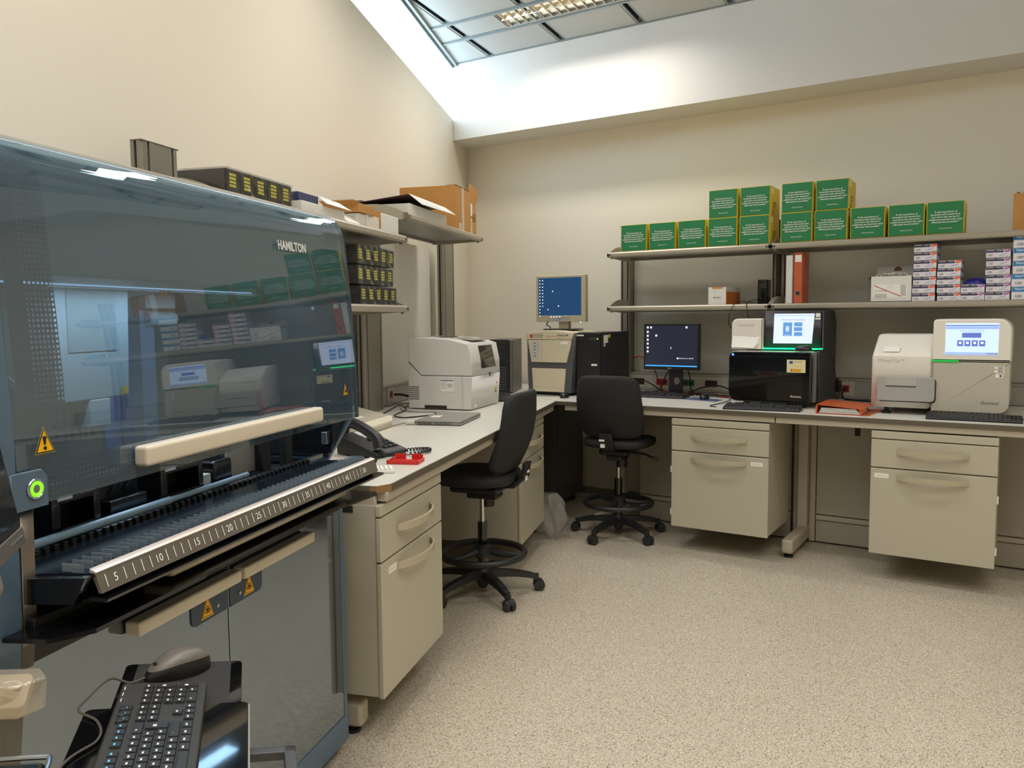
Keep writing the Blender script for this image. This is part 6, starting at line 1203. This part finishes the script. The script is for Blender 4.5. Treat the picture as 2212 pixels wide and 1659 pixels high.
for k in range(3): B().box(.006, .0075, -.028-.022*k, -.016-.022*k, .0001, .0006).done('lock_mark', M_KL, t, local=True, smooth=0)
for k in range(3): B().box(.010, .020, -.108-.020*k, -.094-.020*k, -.001, .0042, .001, 1).done('media_key', M_KC2, t, local=True)
# mouse
t = ptop('computer_mouse', 'grey topped black mouse on the pad of the swivel tray', 'mouse'); t['group'] = 'computer mice'
d = Vector((-.104, -.066, 0)).normalized(); ang = math.atan2(d.y, d.x)-math.pi/2; MM = Matrix.Translation((.078, .100, -.0255)) @ Matrix.Rotation(ang, 4, 'Z')
def msh(u, v):
    a = 2*math.pi*u; b = v*math.pi/2; cb = math.cos(b)**.55; L_, W_ = .0605, .031
    x = W_*math.cos(a)*cb*(1-.10*math.sin(a)**2); y = L_*math.sin(a)*cb
    h = .041*math.sin(b)**.75; f = y/L_; h *= (1-.55*max(0, f)**1.6)*(1-.22*max(0, -f)**2)
    return (x, y, h)
B().grid(lambda u, v: tuple(c*s for c, s in zip(msh(u, .0+.42*v), (1.0, 1.0, 1.0))), 40, 7, closed_u=True).xf(MM).done('lower_shell', mat('mouse_side', '#161617', .4), t, local=True, smooth=60)
B().grid(lambda u, v: msh(u, .36+.64*v)[:2]+(msh(u, .36+.64*v)[2]+.0012,), 40, 12, closed_u=True).xf(MM).done('top_shell', mat('mouse_top', '#6a6660', .45, metal=.2), t, local=True, smooth=60)
B().box(-.0045, .0045, .020, .046, .0245, .0275, .001).xf(MM).done('wheel_slot', MATS['mouse_side'], t, local=True); B().cyl((-.0035, .033, .0235), (.0035, .033, .0235), .0068, n=16).xf(MM).done('scroll_wheel', M_KM, t, local=True)
cp = [MM @ Vector(p) for p in ((0, .060, .006), (.002, .085, .003))]+[Vector((-.025, .045, -.010)), Vector((-.05, -.01, -.020)), Vector((-.052, -.06, -.016)), Vector((-.02, -.10, -.0165)), Vector((-.010, -.16, -.0165)), Vector((-.045, -.24, -.017)), Vector((-.06, -.45, -.03))]
B().tube(smooth_path([tuple(p) for p in cp], 10), .0021, 7).done('cable', mat('mouse_cable', '#4a4641', .5), t, local=True)
# monitor on the same arm (only its edge is in view)
MC = Vector(P(28, 1140, 1, -5.379)); SY = E1.copy(); SY.z = 0; SY.normalize(); SX = SY.cross(Vector((0, 0, 1))).normalized(); SU = (Vector((0, 0, 1))*math.cos(.17)-SX*math.sin(.17)); SN = SY.cross(SU); MR = Matrix((SY, SU, SN)).transposed()
t = thing('monitor', 'black monitor on a swing arm beside the robot pillar', 'monitor', MC, R=MR)
B().box(-.42, 0, 0, .27, -.012, .012, .004).done('frame', M_KM, t, local=True); B().box(-.41, -.010, .012, .26, .0122, .0128).done('screen', mat('screen_off', '#191b1e', .12, coat=.4), t, local=True, smooth=0) 
B().box(-.42, .004, -.028, -.001, -.008, .012, .002).done('lower_bracket', mat('bracket_grey', '#77736c', .35, metal=.5), t, local=True)
for k in range(4): B().cyl((-.012-.016*k, -.015, .012), (-.012-.016*k, -.015, .0135), .0028, n=8).done('screw', M_MTL, t, local=True)
B().box(-.30, -.06, -.085, -.029, -.05, -.01, .014).done('rear_cover', mat('cover_taupe', '#8d8577', .45), t, local=True)
# swing-arm joint with clear guard, pole and base pod
t = thing('swing_mount', 'cream jointed swing mount with a clear guard on a grey pole', 'monitor mount', KO, R=KR)
def pk(u, v, z):
    d = Vector(ray(u, v)); c = Vector(CAM); k = ((KO+EN*z-c).dot(EN))/d.dot(EN); q = c+d*k-KO; return (q.dot(E2), q.dot(E1), z)
a0 = pk(28, 1500, .0)
C0 = Matrix.Translation(a0)
M_CJ = mat('joint_cream', '#cfc4ae', .4)
B().prism(roundrect(-.055, .022, -.03, .035, .010), 2, -.018, .006, .003).xf(C0 @ Matrix.Rotation(.5, 4, 'X')).done('joint_block', M_CJ, t, local=True); B().torus((-.004, .004, .012), .012, .0035, 24, 8).xf(C0).done('joint_ring', WHITE, t, local=True); B().cyl((-.004, .004, .004), (-.004, .004, .0115), .010, n=18).xf(C0).done('joint_pin', M_LGT, t, local=True)
B().prism([(-.06, -.03), (.015, -.034), (.045, .0), (.03, .038), (-.06, .040)], 2, -.03, .022, .004).xf(C0 @ Matrix.Translation((0, 0, .004))).done('clear_guard', glassmat('guard_clear', '#f0ece4', refl=.9, ior=1.5, haze=.25, film='#e6dccb'), t, local=True)
B().cyl((a0[0]+.0, a0[1], a0[2]-.65), (a0[0], a0[1], a0[2]-.02), .016, n=16).done('pole', mat('pole_grey', '#6a665f', .35, metal=.5), t, local=True)
B().tube(smooth_path([(a0[0], a0[1], a0[2]-.01), (a0[0]-.09, a0[1]-.05, a0[2]+.06), (a0[0]-.14, a0[1]-.12, a0[2]+.16)], 6), .018, 10).done('upper_arm', M_CJ, t, local=True)
a1 = pk(45, 1650, -.02); a1 = (a1[0], a1[1], a1[2])
t = thing('power_pod', 'black rounded power pod with a bright rim below the monitor arm', 'power pod', KO, R=KR)
B().box(a1[0]-.09, a1[0]+.035, a1[1]-.10, a1[1]+.012, a1[2]-.05, a1[2], .016, 3).done('body', M_KG, t, local=True); B().tube(smooth_path([(a1[0]-.09, a1[1]+.013, a1[2]+.001), (a1[0]+.018, a1[1]+.013, a1[2]+.001), (a1[0]+.033, a1[1]+.004, a1[2]+.001), (a1[0]+.036, a1[1]-.05, a1[2]-.002)], 6), .0035, 8).done('rim', M_MTL, t, local=True)
